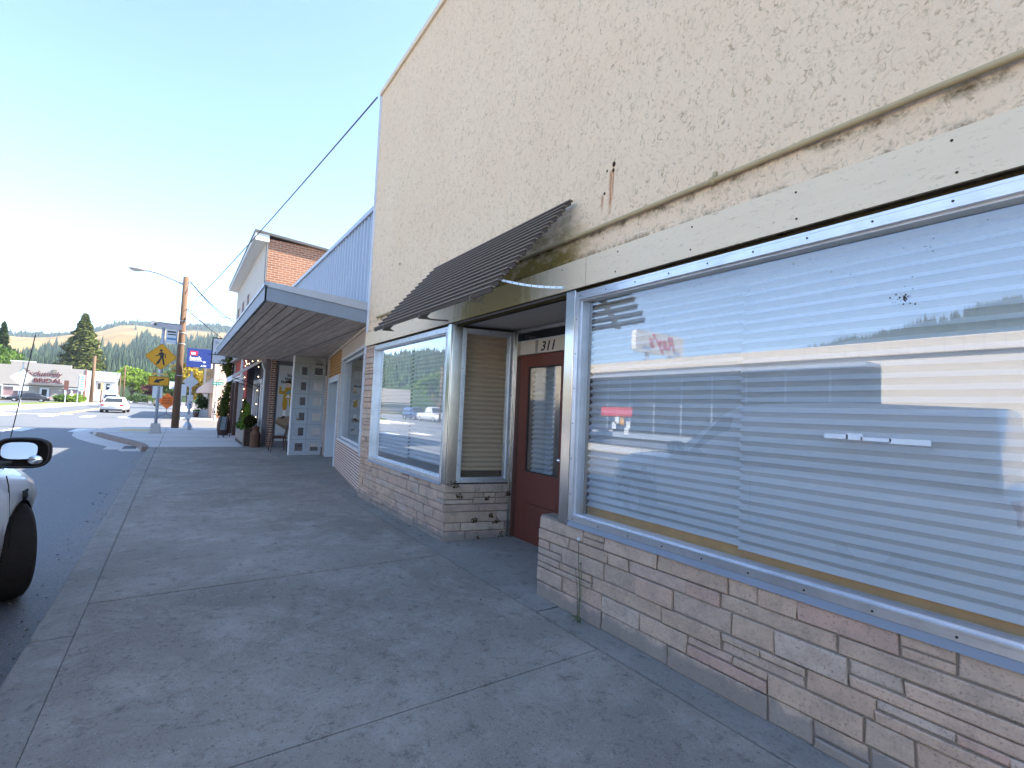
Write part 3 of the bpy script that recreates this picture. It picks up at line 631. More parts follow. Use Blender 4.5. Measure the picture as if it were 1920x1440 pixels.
# dandelion stalks growing against the stone
wd_ = thing('weed', 'thin dandelion stalks growing against the stone base below the big window', 'weed', (2.72,-2.50,0))
w = MB(); w.tube([(2.70,-2.50,0),(2.71,-2.505,.25),(2.74,-2.51,.45),(2.75,-2.515,.575)], .0032, 5); w.tube([(2.72,-2.50,0),(2.69,-2.50,.2),(2.70,-2.505,.36),(2.715,-2.51,.41)], .003, 5); w.tube([(2.69,-2.50,0),(2.72,-2.49,.22),(2.76,-2.50,.38)], .002, 5); w.build('stalk', plain('weed_green', (.10,.12,.06)), wd_)
MB().ball((2.75,-2.515,.585), .014, 6).build('seed_head', plain('seed_white', (.62,.62,.60)), wd_); MB().ball((2.715,-2.51,.418), .008, 5).build('bud', bpy.data.materials['weed_green'], wd_)
w = MB()
for k in range(7): a = k*.9; w.add([(2.70,-2.50,.0),(2.70+.03*math.cos(a),-2.48+.02*math.sin(a),.05),(2.70+.11*math.cos(a),-2.45+.05*math.sin(a),.03),(2.70+.04*math.cos(a+.4),-2.48+.02*math.sin(a+.4),.045)], [(0,1,2,3)])
w.build('leaf_rosette', bpy.data.materials['weed_green'], wd_)
# ================================================================ corrugated-front shop with plank canopy
cs = thing('canopy_shop', 'low shop with ribbed blue metal parapet, deep plank canopy and angled thin-brick front', 'shop', (12, -2.8, 0))
M['rib'] = plain('ribbed_metal_paint', (.36,.42,.50), .45, .1, .5, var=.06, sc=3)
M['fascia'] = plain('canopy_fascia_paint', (.26,.30,.35), .6, 0, .4, var=.12, sc=4)
M['flash'] = plain('canopy_flashing', (.46,.48,.51), .45, .3, .5, var=.1)
# parapet: real ribs
w = MB(); x = 8.26; P = []
while x < 18.1:
    for dx, dy in ((0,0),(.085,0),(.105,.032),(.150,.032),(.170,0)): P.append((x+dx, -2.60+dy))
    x += .2
vs = []; 
for (a, b) in P: vs += [(a,b,3.22),(a,b,4.86)]
w.add(vs, [(2*i+1,2*i,2*i+2,2*i+3) for i in range(len(P)-1)]); w.build('parapet_cladding', M['rib'], cs)
w = MB(); w.box((8.26,-2.54,4.86),(18.15,-2.75,4.94)); w.build('parapet_cap', M['flash'], cs)
w = MB(); w.box((8.25,-2.62,2.9),(18.15,-2.8,4.86)); w.box((8.25,-2.8,3.0),(18.15,-14,3.2)); w.box((8.25,-14,0),(18.15,-14.3,4.86)); w.build('roof', plain('roof_felt', (.2,.2,.2)), cs)
M['plank'] = None
def mk_plank():
    t = NT('canopy_planks'); r = t.rnd(); v = t.obj((.35,6,6)); n = t.noise(v, 3, 6, .7); col = t.mix(r, (.50,.43,.38), (.66,.58,.52)); col = t.mix(t.ramp(n, [(.35,.6),(.6,0)]), col, (.30,.24,.20))
    col = t.mix(t.ramp(t.noise(t.obj((1,2,1)), 5, 5, .75), [(.6,0),(.75,.6)]), col, (.40,.38,.36)); return t.bsdf(col, .85, 0, .2, n, .2, .01)
M['plank'] = mk_plank()
can = MB(); YO = -1.0; zi, zo = 2.91, 3.055                # soffit rises towards the street
w = MB(); nb = 11
for i in range(nb):
    y0 = -2.72+(YO+2.72)*i/nb; y1 = -2.72+(YO+2.72)*(i+1)/nb-.026; z0 = zi+(zo-zi)*(y0+2.56)/1.56; z1 = zi+(zo-zi)*(y1+2.56)/1.56
    x = 8.27
    while x < 19.7:
        L = random.choice((3.6,4.2,5.0)); xe = min(x+L, 19.7)-.004; w.add([(x,y0,z0),(xe,y0,z0),(xe,y1,z1),(x,y1,z1),(x,y0,z0+.02),(xe,y0,z0+.02),(xe,y1,z1+.02),(x,y1,z1+.02)], [(0,3,2,1)[::-1],(4,5,6,7),(0,1,5,4),(2,3,7,6),(1,2,6,5),(3,0,4,7)]); x += L
# inner soffit over the angled front and the recess
for i in range(9):
    y0 = -4.4+1.68*i/9; w.box((8.27,y0,2.895),(18.1,y0+1.68/9-.026,2.915))
canopy = w.build('canopy', M['plank'], cs)
w = MB(); w.add([(8.27,-4.4,2.93),(18.1,-4.4,2.93),(18.1,-2.6,2.935),(19.7,-2.6,2.935),(19.7,YO,zo+.024),(8.27,YO,zo+.024),(8.27,-2.6,2.935)], [(0,1,2,3,4,5,6)]); w.build('canopy_lining', M['screw'], canopy)
w = MB(); w.box((8.255,YO,zo-.012),(19.72,YO+.025,zo+.195)); 
w.add([(8.255,-2.56,2.895),(8.255,YO+.025,zo-.012),(8.255,YO+.025,zo+.195),(8.255,-2.56,3.11),(8.275,-2.56,2.895),(8.275,YO+.025,zo-.012),(8.275,YO+.025,zo+.195),(8.275,-2.56,3.11)], [(0,3,2,1),(4,5,6,7),(3,7,6,2)])
w.add([(19.70,-2.56,2.895),(19.70,YO,zo-.012),(19.70,YO,zo+.195),(19.70,-2.56,3.11),(19.725,-2.56,2.895),(19.725,YO,zo-.012),(19.725,YO,zo+.195),(19.725,-2.56,3.11)], [(0,1,2,3),(4,7,6,5)]); w.build('canopy_fascia', M['fascia'], canopy)
w = MB(); w.box((8.235,YO-.01,zo+.197),(19.74,YO+.045,zo+.225)); w.box((8.24,YO-.0,zo+.225),(19.73,YO+.028,zo+.275)); 
for dz0, dz1, o_ in ((0,.03,.02),(.03,.15,.008)):
    w.add([(8.255-o_,-2.56,3.112+dz0),(8.255-o_,YO+.04,zo+.197+dz0*.6),(8.255-o_,YO+.04,zo+.197+dz1*.55),(8.255-o_,-2.56,3.112+dz1),(8.29,-2.56,3.112+dz0),(8.29,YO+.04,zo+.197+dz0*.6),(8.29,YO+.04,zo+.197+dz1*.55),(8.29,-2.56,3.112+dz1)], [(0,3,2,1),(4,5,6,7),(3,7,6,2),(0,1,5,4)])
w.add([(8.26,-2.6,3.24),(19.7,-2.6,3.24),(19.7,YO,zo+.26),(8.26,YO,zo+.26)], [(0,1,2,3)]); w.build('canopy_edge', M['flash'], canopy)
# angled thin-brick front
A, B = V((8.25,-2.62,0)), V((14.8,-3.58,0)); un = (B-A).normalized(); nn = V((-un.y*1,un.x,0)); nn = nn if nn.y > 0 else -nn
FB2 = frame(B, nn); LW = (B-A).length
def ux(x): return (B.x-x)/un.x                            # wall x -> r coordinate (r runs towards the camera)
M['thin'] = brickmat('thin_roman_brick', (.30,.20,.17), (.24,.155,.14), (.62,.58,.54), .30, .052, .0105, bump=.8)
def panel(mb, x0, x1, z0, z1, d0=-.2, d1=0, mi=0): mb.fbox(FB2, (ux(x1),z0,d0), (ux(x0),z1,d1), mi)
w = MB(); panel(w, 8.25, 12.3, 0, .69); panel(w, 11.92, 12.3, .69, 2.25); panel(w, 8.25, 8.5, .69, 2.9)
w.build('brick_front', M['thin'], cs)
w = MB(); panel(w, 11.92, 14.8, 2.25, 2.9); w.build('warm_lit_brick', brickmat('warm_lit_roman_brick', (.46,.28,.11), (.38,.21,.08), (.13,.08,.045), .34, .072, .013, bump=.9), cs)  # thin brick over the door, warm bounce light put into its colour
w = MB(); w.box((14.8,-3.62,0),(15.25,-3.9,2.9)); w.box((15.25,-3.9,0),(15.4,-4.4,2.9)); w.build('brick_pier', M['thin'], cs)
w = MB(); panel(w, 8.5, 11.9, 2.585, 2.84, -.05, .02); w.build('sign_panel', plain('taupe_panel', (.42,.36,.32), .7, var=.05), cs)
w = MB(); panel(w, 8.3, 15.0, 2.845, 2.905, -.05, .035); w.build('soffit_moulding', plain('pale_moulding', (.50,.44,.38), .7), cs)
w = MB(); Fw2 = FB2; bars(w, Fw2, ux(11.78), ux(8.55), .69, 2.58, .055, -.10, .03); bars(w, Fw2, ux(11.72), ux(8.61), .745, 2.525, .05, -.12, -.05); w2 = w.build('window', plain('pale_blue_frame', (.50,.53,.56), .5), cs)
w = MB(); w.fbox(Fw2, (ux(11.68),.79,-.09), (ux(8.65),2.48,-.085)); w.build('pane', M['glass_soft'], w2)
w = MB(); w.fbox(FB2, (ux(11.75),.7,-.9), (ux(8.5),2.6,-.86)); w.fbox(FB2, (ux(11.85),.7,-.9), (ux(11.8),2.6,-.12)); w.fbox(FB2, (ux(11.75),.66,-.9), (ux(8.5),.69,-.12)); w.build('display_wall', brickmat('painted_block', (.42,.41,.36), (.38,.375,.33), (.27,.26,.23), .5, .27, .012, bump=.3), w2)
w = MB(); panel(w, 12.28, 12.48, 0, 2.24, -.30, .012); panel(w, 14.62, 14.82, 0, 2.24, -.30, .012); panel(w, 12.28, 14.82, 2.1, 2.25, -.12, .014); fr_ = w.build('door', plain('pale_blue_door_paint', (.46,.52,.58), .55, var=.06), cs)
w = MB(); panel(w, 12.48, 14.62, .0, 2.1, -.34, -.28); 
w.build('leaf', plain('pale_blue_leaf', (.44,.50,.56), .5, var=.06), fr_)
w = MB()
for a in (12.7, 13.7): panel(w, a, a+.8, .9, 1.95, -.283, -.276)
w.build('pane', M['dark_glass'], fr_)
# recess beyond the door: back wall, poster wall, brick column
w = MB(); w.box((15.3,-4.4,0),(18.2,-4.6,2.9)); w.build('recess_wall', plain('recess_paint', (.17,.16,.16), .85), cs)
w = MB(); w.box((18.10,-2.66,0),(18.2,-4.4,2.9)); w.build('poster_wall', plain('violet_grey_paint', (.15,.145,.16), .8), cs)
M['column_brick'] = brickmat('column_brick', (.21,.10,.075), (.15,.085,.07), (.40,.36,.32), .22, .076, .012, 'y', bump=.9)
w = MB(); w.box((18.04,-2.50,0),(18.24,-2.655,2.93)); w.build('brick_column', M['column_brick'], cs)
w = MB(); w.box((18.05,-3.72,0),(18.098,-4.38,2.5)); w.build('white_door', plain('recess_white', (.72,.72,.72), .6), cs)
# pierced screen
sc = thing('pierced_screen', 'tall pale blue screen pierced with two columns of square holes, under the canopy', 'screen', (15.2,-3.1,0))
FSc = frame((15.18,-2.70,0), (-1,0,0)); Ws, Hs = .86, 2.86
holes = [(c, r) for r in range(8) for c in range(2)]
us = [0,.14,.36,.56,.79,Ws]; hs = [0]
for zc in (.235,.675,1.115,1.555,1.995,2.435): hs += [zc-.115, zc+.115]
hs += [2.64, 2.78]
hs.append(Hs); w = MB()
for i in range(len(us)-1):
    for j in range(len(hs)-1):
        if i in (1,3) and j%2 == 1 and not (j == 13 and i == 1): continue
        w.fbox(FSc, (us[i],hs[j],-.05), (us[i+1],hs[j+1],0))
def mk_screen():
    t = NT('screen_paint'); n = t.noise(t.obj(), 6, 6, .75); col = t.mix(n, (.33,.38,.43), (.42,.47,.52)); z = t.sep(t.obj())[2]
    col = t.mix(t.math('MULTIPLY', t.math('MULTIPLY', t.math('SUBTRACT', z, 1.5), .9, clamp=True), .8), col, (.27,.25,.20)); col = t.mix(t.ramp(t.noise(t.obj((1,1,3)), 16, 6, .8), [(.60,0),(.68,.8)]), col, (.12,.13,.13)); return t.bsdf(col, .7, 0, .3, n, .2)
M['screen'] = mk_screen(); w.build('panel', M['screen'], sc)
w = MB()
for j in range(1, 7): z = .455+(j-1)*.44; w.fbox(FSc, (.01,z,.0), (Ws-.01,z+.004,.0015))
w.fbox(FSc, (.425,.2,.0), (.430,2.7,.0015)); w.build('block_joints', M['screw'], sc)
w = MB(); w.fbox(FSc, (-.035,-.0,-.07), (-.001,Hs,.012)); w.build('edge_trim', plain('white_edge', (.72,.73,.75), .5), sc)
# poster with a walking woodsman on a rock
po = thing('woodsman_poster', 'tall pale poster of a man in mustard suit on brown rock, under canopy', 'poster', (18.09,-3.1,.2))
FP = frame((18.10,-2.74,.2), (-1,0,0))
w = MB(); w.fbox(FP, (0,0,.0), (.72,2.55,.012)); w.build('board', plain('poster_paper', (.46,.48,.50), .7, var=.06, sc=2), po)
C_ = {k: plain('poster_'+k, c, .8, var=.06) for k, c in dict(mustard=(.45,.27,.03), brown=(.16,.11,.075), dark=(.05,.035,.025), skin=(.62,.45,.36), rock=(.26,.20,.14), rock2=(.18,.135,.09), white=(.7,.7,.68), blue=(.10,.25,.42), teal=(.2,.3,.32)).items()}
def ps(pts, m, d=.013): return MB().prism(FP, pts, d, d+.0015).build('print', C_[m], po)
ps([(0,.66),(.06,.80),(.40,.84),(.72,.76),(.72,.50),(.34,.36),(.0,.58)], 'rock'); ps([(0,.66),(.36,.48),(.34,.36),(.0,.58)], 'rock2', .0146)
ps([(.20,1.03),(.30,1.06),(.33,1.30),(.30,1.42),(.36,1.42),(.38,1.2),(.44,1.03),(.52,1.03),(.50,1.30),(.46,1.46),(.18,1.46),(.16,1.2)], 'mustard'); ps([(.18,.82),(.30,.82),(.28,1.04),(.20,1.04)], 'white'); ps([(.42,.82),(.52,.82),(.52,1.04),(.44,1.04)], 'white')
ps([(.14,.73),(.26,.77),(.29,.84),(.19,.84)], 'dark', .0146); ps([(.42,.76),(.56,.78),(.53,.84),(.43,.84)], 'dark', .0146)
ps([(.16,1.46),(.48,1.46),(.52,1.78),(.42,1.86),(.24,1.82),(.20,1.68),(.04,1.70),(.03,1.62),(.05,1.58),(.20,1.56)], 'mustard', .0146); ps([(.03,1.62),(.10,1.60),(.12,1.80),(.04,1.84)], 'mustard', .0162)
ps([(.24,1.46),(.40,1.46),(.34,1.60)], 'white', .0162); ps([(.22,1.60),(.36,1.72),(.46,1.74),(.40,1.62),(.34,1.58)], 'teal', .0178); ps([(.05,1.83),(.10,1.82),(.10,1.88),(.05,1.88)], 'skin', .0162)
ps([(.25,1.83),(.29,1.80),(.36,1.80),(.39,1.86),(.39,1.97),(.24,1.97)], 'skin', .0178); ps([(.22,1.97),(.24,2.03),(.36,2.06),(.42,2.02),(.41,1.88),(.385,1.95)], 'dark', .0194)
text('The', FP, .125, M['black'], 'lettering', po, (.255,2.17), .014, bold=.006); text('Drain', FP, .125, M['black'], 'lettering', po, (.20,2.06), .014, bold=.006); text('Enterprise', FP, .125, M['black'], 'lettering', po, (.085,1.95+.0), .014, bold=.005); text('Established', FP, .10, C_['blue'], 'lettering', po, (.10,.20), .014)
# chair
CHX, CHY = -.35, .30
ch = thing('cafe_chair', 'dark brown wooden chair between the pierced screen and the poster', 'chair', (16.9,-2.9,0))
M['chairwood'] = plain('dark_chair_wood', (.055,.028,.02), .5, var=.2)
w = MB(); w.box((16.62,-2.68,.40),(17.06,-3.12,.44)); w.build('seat', M['chairwood'], ch, bevel=.012)
w = MB(); w.box((16.65,-2.70,.44),(17.03,-3.09,.475)); w.build('cushion', plain('brown_cushion', (.10,.05,.035), .9), ch, bevel=.015)
for (x, y, dx, dy) in ((16.66,-2.72,-.05,.04),(17.02,-2.72,.05,.04),(16.66,-3.08,-.05,-.05),(17.02,-3.08,.05,-.05)): MB().cyl((x,y,.40),(x+dx,y+dy,0), .019, .013, 8).build('leg', M['chairwood'], ch)
w = MB()
for x in (16.68,16.84,17.0): w.cyl((x,-3.09,.44),(x,-3.17,.86),.014,.012,8)
w.box((16.64,-3.15,.80),(17.04,-3.18,.88)); w.build('backrest', M['chairwood'], ch); ch.location.x += CHX; ch.location.y += CHY
# downspout
ds = thing('downspout', 'pale metal rain pipe with bent foot beside the dark brick column', 'rain pipe', (18.45,-2.37,0))
w = MB(); w.tube([(18.62,-2.36,2.86),(18.60,-2.30,2.78),(18.52,-2.33,2.66),(18.50,-2.37,2.56),(18.50,-2.37,.16),(18.46,-2.32,.06),(18.38,-2.22,.04)], .048, 10); w.build('pipe', plain('pale_pipe', (.42,.46,.48), .45, .3, .5, var=.1), ds, smooth=True)
for z in (2.0,.55): MB().box((18.44,-2.31,z),(18.56,-2.435,z+.04)).build('strap', M['alu'], ds)
# ================================================================ two-storey corner building: red and grey shops below
cb = thing('corner_building', 'two-storey building with orange brick side, cream upper front and red shop below', 'building', (23,-2.3,0))
M['obrick'] = brickmat('orange_brick', (.36,.16,.085), (.27,.115,.065), (.42,.32,.25), .23, .078, .012, 'y', bump=.7)
def mk_cream():
    t = NT('cream_siding'); o = t.sep(t.obj()); wv = t.math('FRACT', t.math('MULTIPLY', o[0], 4)); gr = t.math('LESS_THAN', wv, .08); n = t.noise(t.obj((1,1,.3)), 2, 5)
    col = t.mix(n, (.60,.54,.46), (.67,.61,.53)); return t.bsdf(t.mix(t.math('MULTIPLY', gr, .35), col, (.35,.31,.26)), .8, 0, .2, gr, -.3, .01)
M['cream'] = mk_cream()
w = MB(); w.box((18.22,-2.16,3.1),(18.44,-14,7.0)); w.build('brick_wall', M['obrick'], cb)
w = MB(); w.box((18.26,-2.118,3.3),(28.3,-2.3,6.98)); w.box((28.1,-2.3,0),(28.3,-14,6.9)); w.box((18.4,-14,0),(28.3,-14.3,6.5)); w.box((18.24,-2.118,3.3),(18.40,-2.158,6.98)); w.build('upper_wall', M['cream'], cb)
w = MB(); w.add([(18.1,-1.72,7.12),(28.45,-1.72,7.12),(28.45,-14.3,6.3),(18.1,-14.3,6.3),(18.1,-1.72,7.20),(28.45,-1.72,7.20),(28.45,-14.3,6.38),(18.1,-14.3,6.38)], [(0,3,2,1),(4,5,6,7),(0,1,5,4),(2,3,7,6),(1,2,6,5),(3,0,4,7)]); rf = w.build('roof', plain('dark_roof_edge', (.10,.095,.09), .7), cb)
w = MB(); w.box((18.12,-1.735,6.98),(28.44,-1.78,7.115)); w.add([(18.14,-1.78,7.0),(28.44,-1.78,7.0),(28.44,-2.12,6.96),(18.14,-2.12,6.96)], [(0,3,2,1)]); w.box((18.13,-1.74,6.86),(18.2,-2.165,7.10)); w.build('eave_board', plain('white_eave', (.70,.70,.68), .6), rf)
w = MB(); w.tube([(18.2,-2.62,5.05),(18.14,-2.62,5.1),(18.12,-2.62,5.28)], .03); w.build('vent_pipe', plain('vent_steel', (.35,.33,.3), .5, .5), cb)
for x in (22.55,24.45,26.5):
    w = MB(); w.box((x,-2.10,5.0),(x+.62,-2.14,5.92)); f_ = w.build('window', M['cream'], cb); w = MB(); w.box((x+.05,-2.085,5.05),(x+.57,-2.1,5.87)); w.build('pane', plain('boarded_pane', (.16,.085,.06), .6) if x == 22.55 else bpy.data.materials['boarded_pane'], f_)
# ground floor, red part
def mk_red():
    t = NT('red_board_and_batten'); o = t.sep(t.obj()); wv = t.math('FRACT', t.math('MULTIPLY', o[0], 3.2)); gr = t.math('LESS_THAN', wv, .2); n = t.noise(t.obj((1,1,.4)), 4, 5)
    col = t.mix(n, (.30,.045,.03), (.40,.075,.05)); return t.bsdf(col, .75, 0, .25, gr, .8, .03)
M['red'] = mk_red()
w = MB(); w.box((21.4,-2.12,2.35),(28.28,-2.3,3.45)); w.box((27.6,-2.12,0),(28.28,-2.3,2.35)); w.box((21.4,-2.12,0),(22.3,-2.3,2.35)); w.box((22.3,-2.12,0),(27.6,-2.3,.55)); rw = w.build('red_front', M['red'], cb)
w = MB()
for x in (23.0, 26.4):
    w.box((x,-2.10,2.56),(x+.75,-2.14,3.28))
    for k in range(5): w.box((x+.06,-2.085,2.62+k*.13),(x+.69,-2.10,2.70+k*.13))
    w.build('shutter', plain('grey_shutter', (.48,.47,.46), .7) if x == 23.0 else bpy.data.materials['grey_shutter'], cb); w = MB()
w = MB(); w.box((22.2,-2.05,2.30),(27.8,-2.16,2.45)); w.box((22.1,-1.98,2.45),(27.9,-2.16,2.52)); w.build('shop_cornice', plain('white_cornice', (.62,.60,.58), .6), cb)
M['brown_post'] = plain('brown_post', (.075,.04,.03), .6, var=.2)
for a, b in ((22.35,24.1),(24.4,25.6),(25.9,27.5)):
    w = MB(); bars(w, FR(0,-2.16,0), -b, -a, .55, 2.32, .09, -.04, .06); f_ = w.build('window', plain('shop_frame', (.40,.37,.35), .6) if a == 22.35 else bpy.data.materials['shop_frame'], cb); w = MB(); w.box((a+.08,-2.19,.63),(b-.08,-2.195,2.24)); w.build('pane', M['glass'], f_); w = MB(); w.box((a,-2.9,.5),(b,-2.92,2.4)); w.build('curtain', plain('pale_curtain', (.5,.49,.47), .9) if a == 22.35 else bpy.data.materials['pale_curtain'], f_)
w = MB(); w.box((24.12,-1.98,0),(24.34,-2.16,2.32)); w.build('post', M['brown_post'], cb); w = MB(); w.box((25.62,-1.98,0),(25.86,-2.16,2.32)); w.build('post', M['brown_post'], cb)
# ground floor, grey part with lit window
w = MB(); w.box((18.26,-2.36,0),(18.9,-2.5,3.3)); w.box((20.9,-2.36,0),(21.4,-2.5,3.3)); w.box((18.9,-2.36,2.25),(20.9,-2.5,3.3)); w.box((18.9,-2.36,0),(20.9,-2.5,.32)); w.box((21.35,-2.16,0),(21.4,-2.4,3.3)); w.build('grey_front', plain('mauve_grey_paint', (.155,.135,.145), .8, var=.1), cb)
w = MB(); bars(w, FR(0,-2.36,0), -20.95, -18.85, .28, 2.28, .13, -.05, .05); f_ = w.build('window', plain('white_shop_frame', (.66,.64,.66), .5), cb)
w = MB(); w.box((18.98,-2.40,.42),(20.82,-2.405,2.14)); w.build('pane', M['glass'], f_)
w = MB(); R_ = random.Random(2); w.box((18.9,-3.0,.3),(20.9,-3.02,2.3), 0)
for k in range(46):
    x, z, s_ = R_.uniform(19.0,20.7), R_.uniform(.45,2.0), R_.uniform(.06,.22); w.box((x,-2.95+R_.uniform(0,.4),z),(x+s_,-2.98,z+s_*R_.uniform(.5,1.6)), R_.randint(1,5))
w.build('display', [plain('shop_warm_wall', (.42,.22,.12))]+[plain('goods_%s' % n_, c) for n_, c in (('orange',(.6,.22,.07)),('white',(.75,.73,.7)),('red',(.5,.08,.06)),('grey',(.3,.3,.32)),('yellow',(.6,.45,.15)))], f_)
w = MB(); w.box((18.4,-1.9,3.26),(28.2,-2.36,3.3)); w.build('storey_ledge', plain('ledge_paint', (.5,.46,.4)), cb)
# small awning over the grey shop
sa = thing('small_shop_awning', 'dark sloping awning with white edge over the grey shop', 'awning', (20,-2.3,2.9))
w = MB(); w.add([(19.2,-2.35,2.95),(21.3,-2.35,2.95),(21.3,-1.45,2.30),(19.2,-1.45,2.30)], [(0,1,2,3),(3,2,1,0)]); w.build('canvas', plain('dark_canvas', (.06,.055,.07), .9), sa)
w = MB(); 
for x in (19.18, 21.28): w.add([(x,-2.35,2.90),(x,-1.45,2.25),(x,-1.45,2.335),(x,-2.35,2.985),(x+.03,-2.35,2.90),(x+.03,-1.45,2.25),(x+.03,-1.45,2.335),(x+.03,-2.35,2.985)], [(0,1,2,3),(7,6,5,4),(3,2,6,7),(0,4,5,1)])
w.box((19.2,-1.44,2.16),(21.3,-1.455,2.335)); w.build('valance', plain('white_valance', (.70,.72,.76), .7), sa)
for x in (19.25,21.25): MB().tube([(x,-2.35,2.0),(x,-1.5,2.28)], .014).build('stay', M['black'], sa)
# string lights
sg = thing('string_lights', 'string of small warm bulbs draped along the grey shopfront', 'lights', (19.5,-2.0,2.8))
path = [(18.72,-2.2,2.6),(18.74,-2.2,1.2),(18.76,-2.22,.35),(18.72,-2.2,2.6),(19.2,-2.2,3.05),(20.3,-2.0,2.85),(21.5,-2.05,3.1),(21.42,-2.05,2.2),(21.42,-2.05,.9)]
w = MB(); w.tube(path[:3], .006, 4); w.tube(path[3:], .006, 4); w.build('wire', M['black'], sg)
bm_ = emit('warm_bulb', (1,.78,.45), 2.2)
for a, b, n_ in ((0,1,3),(1,2,2),(3,4,2),(4,5,3),(5,6,3),(6,7,2),(7,8,3)):
    for k in range(n_): p = V(path[a]).lerp(V(path[b]), (k+.5)/n_); MB().ball(p-Z*.03, .016, 5).build('bulb', bm_, sg, smooth=True)
# blade sign with black frame
es = thing('blade_sign', 'white hanging blade sign in a black frame lettered etc. beside the ivy', 'sign', (26.8,-1.8,3.2))
FE = frame((26.8,-1.13,3.17), (-1,0,0))
w = MB(); w.fbox(FE, (.0,0,-.04), (1.0,1.22,0)); w.build('board', plain('white_sign_board', (.66,.68,.74), .6, var=.03), es)
w = MB(); bars(w, FE, -.01, 1.01, -.01, 1.23, .045, -.05, .012); w.build('frame', M['black'], es)
w = MB(); w.tube([FE[0]+FE[1]*-.16+Z*.43+FE[3]*.03, FE[0]+FE[1]*1.2+Z*.43+FE[3]*.03], .016); w.build('bracket', M['black'], es)
text('etc.', FE, .24, M['black'], 'lettering', es, (.38,.13), .006, shear=.3, bold=.004); text('C', FE, .24, M['black'], 'lettering', es, (.09,.42), .006, shear=.3, bold=.004)
w = MB()
for (a, b, c, d) in ((.12,1.06,.22,.96),(.17,1.06,.27,.97),(.12,.98,.17,.92)): w.tube([FE[0]+FE[1]*a+Z*b+FE[3]*.004, FE[0]+FE[1]*c+Z*d+FE[3]*.004], .008, 4)
w.build('flourish', M['black'], es)
# ================================================================ plants
def leaf_cloud(mb, pts, s0, s1, up=.3):
    for p in pts:
        n = V((random.gauss(0,1),random.gauss(0,1),random.gauss(up,1))).normalized(); a = n.orthogonal().normalized(); b = n.cross(a); t = random.uniform(0,6.3); s_ = random.uniform(s0, s1)
        a, b = a*math.cos(t)+b*math.sin(t), b*math.cos(t)-a*math.sin(t); mb.add([p-a*s_, p+b*s_*.55, p+a*s_, p-b*s_*.55], [(0,1,2,3)])
def broad_tree(name, label, loc, h, wd, mat, n=1500, leaf=.22, trunk=.28, group=None, kind='tree'):
    root = thing(name, label, kind, loc, group); w = MB(); w.cyl((0,0,-.1),(0,0,h*trunk), .022*h+.05, .014*h+.03, 8)
    tops = []
    for k in range(7):
        a = random.uniform(0,6.3); e = V((math.cos(a)*wd*.3, math.sin(a)*wd*.3, h*random.uniform(.5,.8))); w.cyl((0,0,h*trunk*random.uniform(.7,1)), e, .011*h+.02, .015, 6); tops.append(e)
    w.build('trunk', M['bark'], root, off=(0,0,0))
    cl = [(V((random.gauss(0,1),random.gauss(0,1),random.gauss(0,1))).normalized()*random.random()**.4) for k in range(int(22+wd*2))]
    C = [V((c.x*wd*.42, c.y*wd*.42, h*(.62+.30*c.z))) for c in cl]; w = MB(); P = []
    for k in range(n):
        c = random.choice(C); d = V((random.gauss(0,1),random.gauss(0,1),random.gauss(0,1))).normalized()*random.uniform(.5,1); P.append(c+V((d.x*wd*.15, d.y*wd*.15, d.z*h*.10)))
    leaf_cloud(w, P, leaf*.6, leaf*1.2); w.build('crown', mat, root, off=(0,0,0)); return root
def conifer(name, label, loc, h, wd, mat, tiers=26, per=26, leaf=.5, group=None):
    root = thing(name, label, 'tree', loc, group); MB().cyl((0,0,-.1),(0,0,h*.95), .02*h, .02, 8).build('trunk', M['bark'], root, off=(0,0,0)); w = MB()
    for i in range(tiers):
        f = i/(tiers-1); z = h*(.06+.93*f); r_ = wd*.5*(1-f)**.75*random.uniform(.85,1.12)+.12
        for k in range(max(8, int(per*2*(1-f*.7)))):
            a = random.uniform(0,6.3); q = r_*random.uniform(.25,1.05); d = V((math.cos(a), math.sin(a), 0)); s_ = leaf*random.uniform(.6,1.3)*(1-.5*f); p = d*q+Z*(z-q*.22+random.uniform(-.25,.25)); sd_ = V((-d.y,d.x,0))
            w.add([p-d*s_*.6+Z*s_*.1, p+sd_*s_*.42-Z*s_*.12, p+d*s_*.8-Z*s_*.30, p-sd_*s_*.42-Z*s_*.12], [(0,1,2,3)])
    P = []
    for k in range(tiers*per*2):
        f = random.random()**.75; r_ = wd*.5*(1-f)**.85*(1+.16*math.sin(f*tiers*2.2)); a = random.uniform(0,6.3); q = r_*random.uniform(.45,.95); P.append(V((q*math.cos(a), q*math.sin(a), h*(.05+.93*f)-q*.15)))
    leaf_cloud(w, P, leaf*.35, leaf*.7)
    w.build('crown', mat, root, off=(0,0,0)); return root
M['bark'] = plain('bark', (.10,.075,.055), .95, var=.3, sc=8, bump=.4)
M['lf_mid'] = leafmat('leaf_mid_green', (.055,.11,.022), (.11,.17,.04)); M['lf_lime'] = leafmat('leaf_lime', (.13,.21,.025), (.21,.30,.05)); M['lf_dark'] = leafmat('leaf_dark', (.028,.05,.018), (.06,.085,.026)); M['lf_pine'] = leafmat('pine_needles', (.06,.085,.026), (.15,.165,.05), tr=.2)
M['lf_purple'] = leafmat('leaf_purple', (.07,.02,.03), (.14,.05,.06)); M['lf_gold'] = leafmat('leaf_gold', (.22,.15,.02), (.34,.26,.05)); M['lf_box'] = leafmat('box_leaf', (.022,.028,.010), (.050,.048,.018), tr=.1)
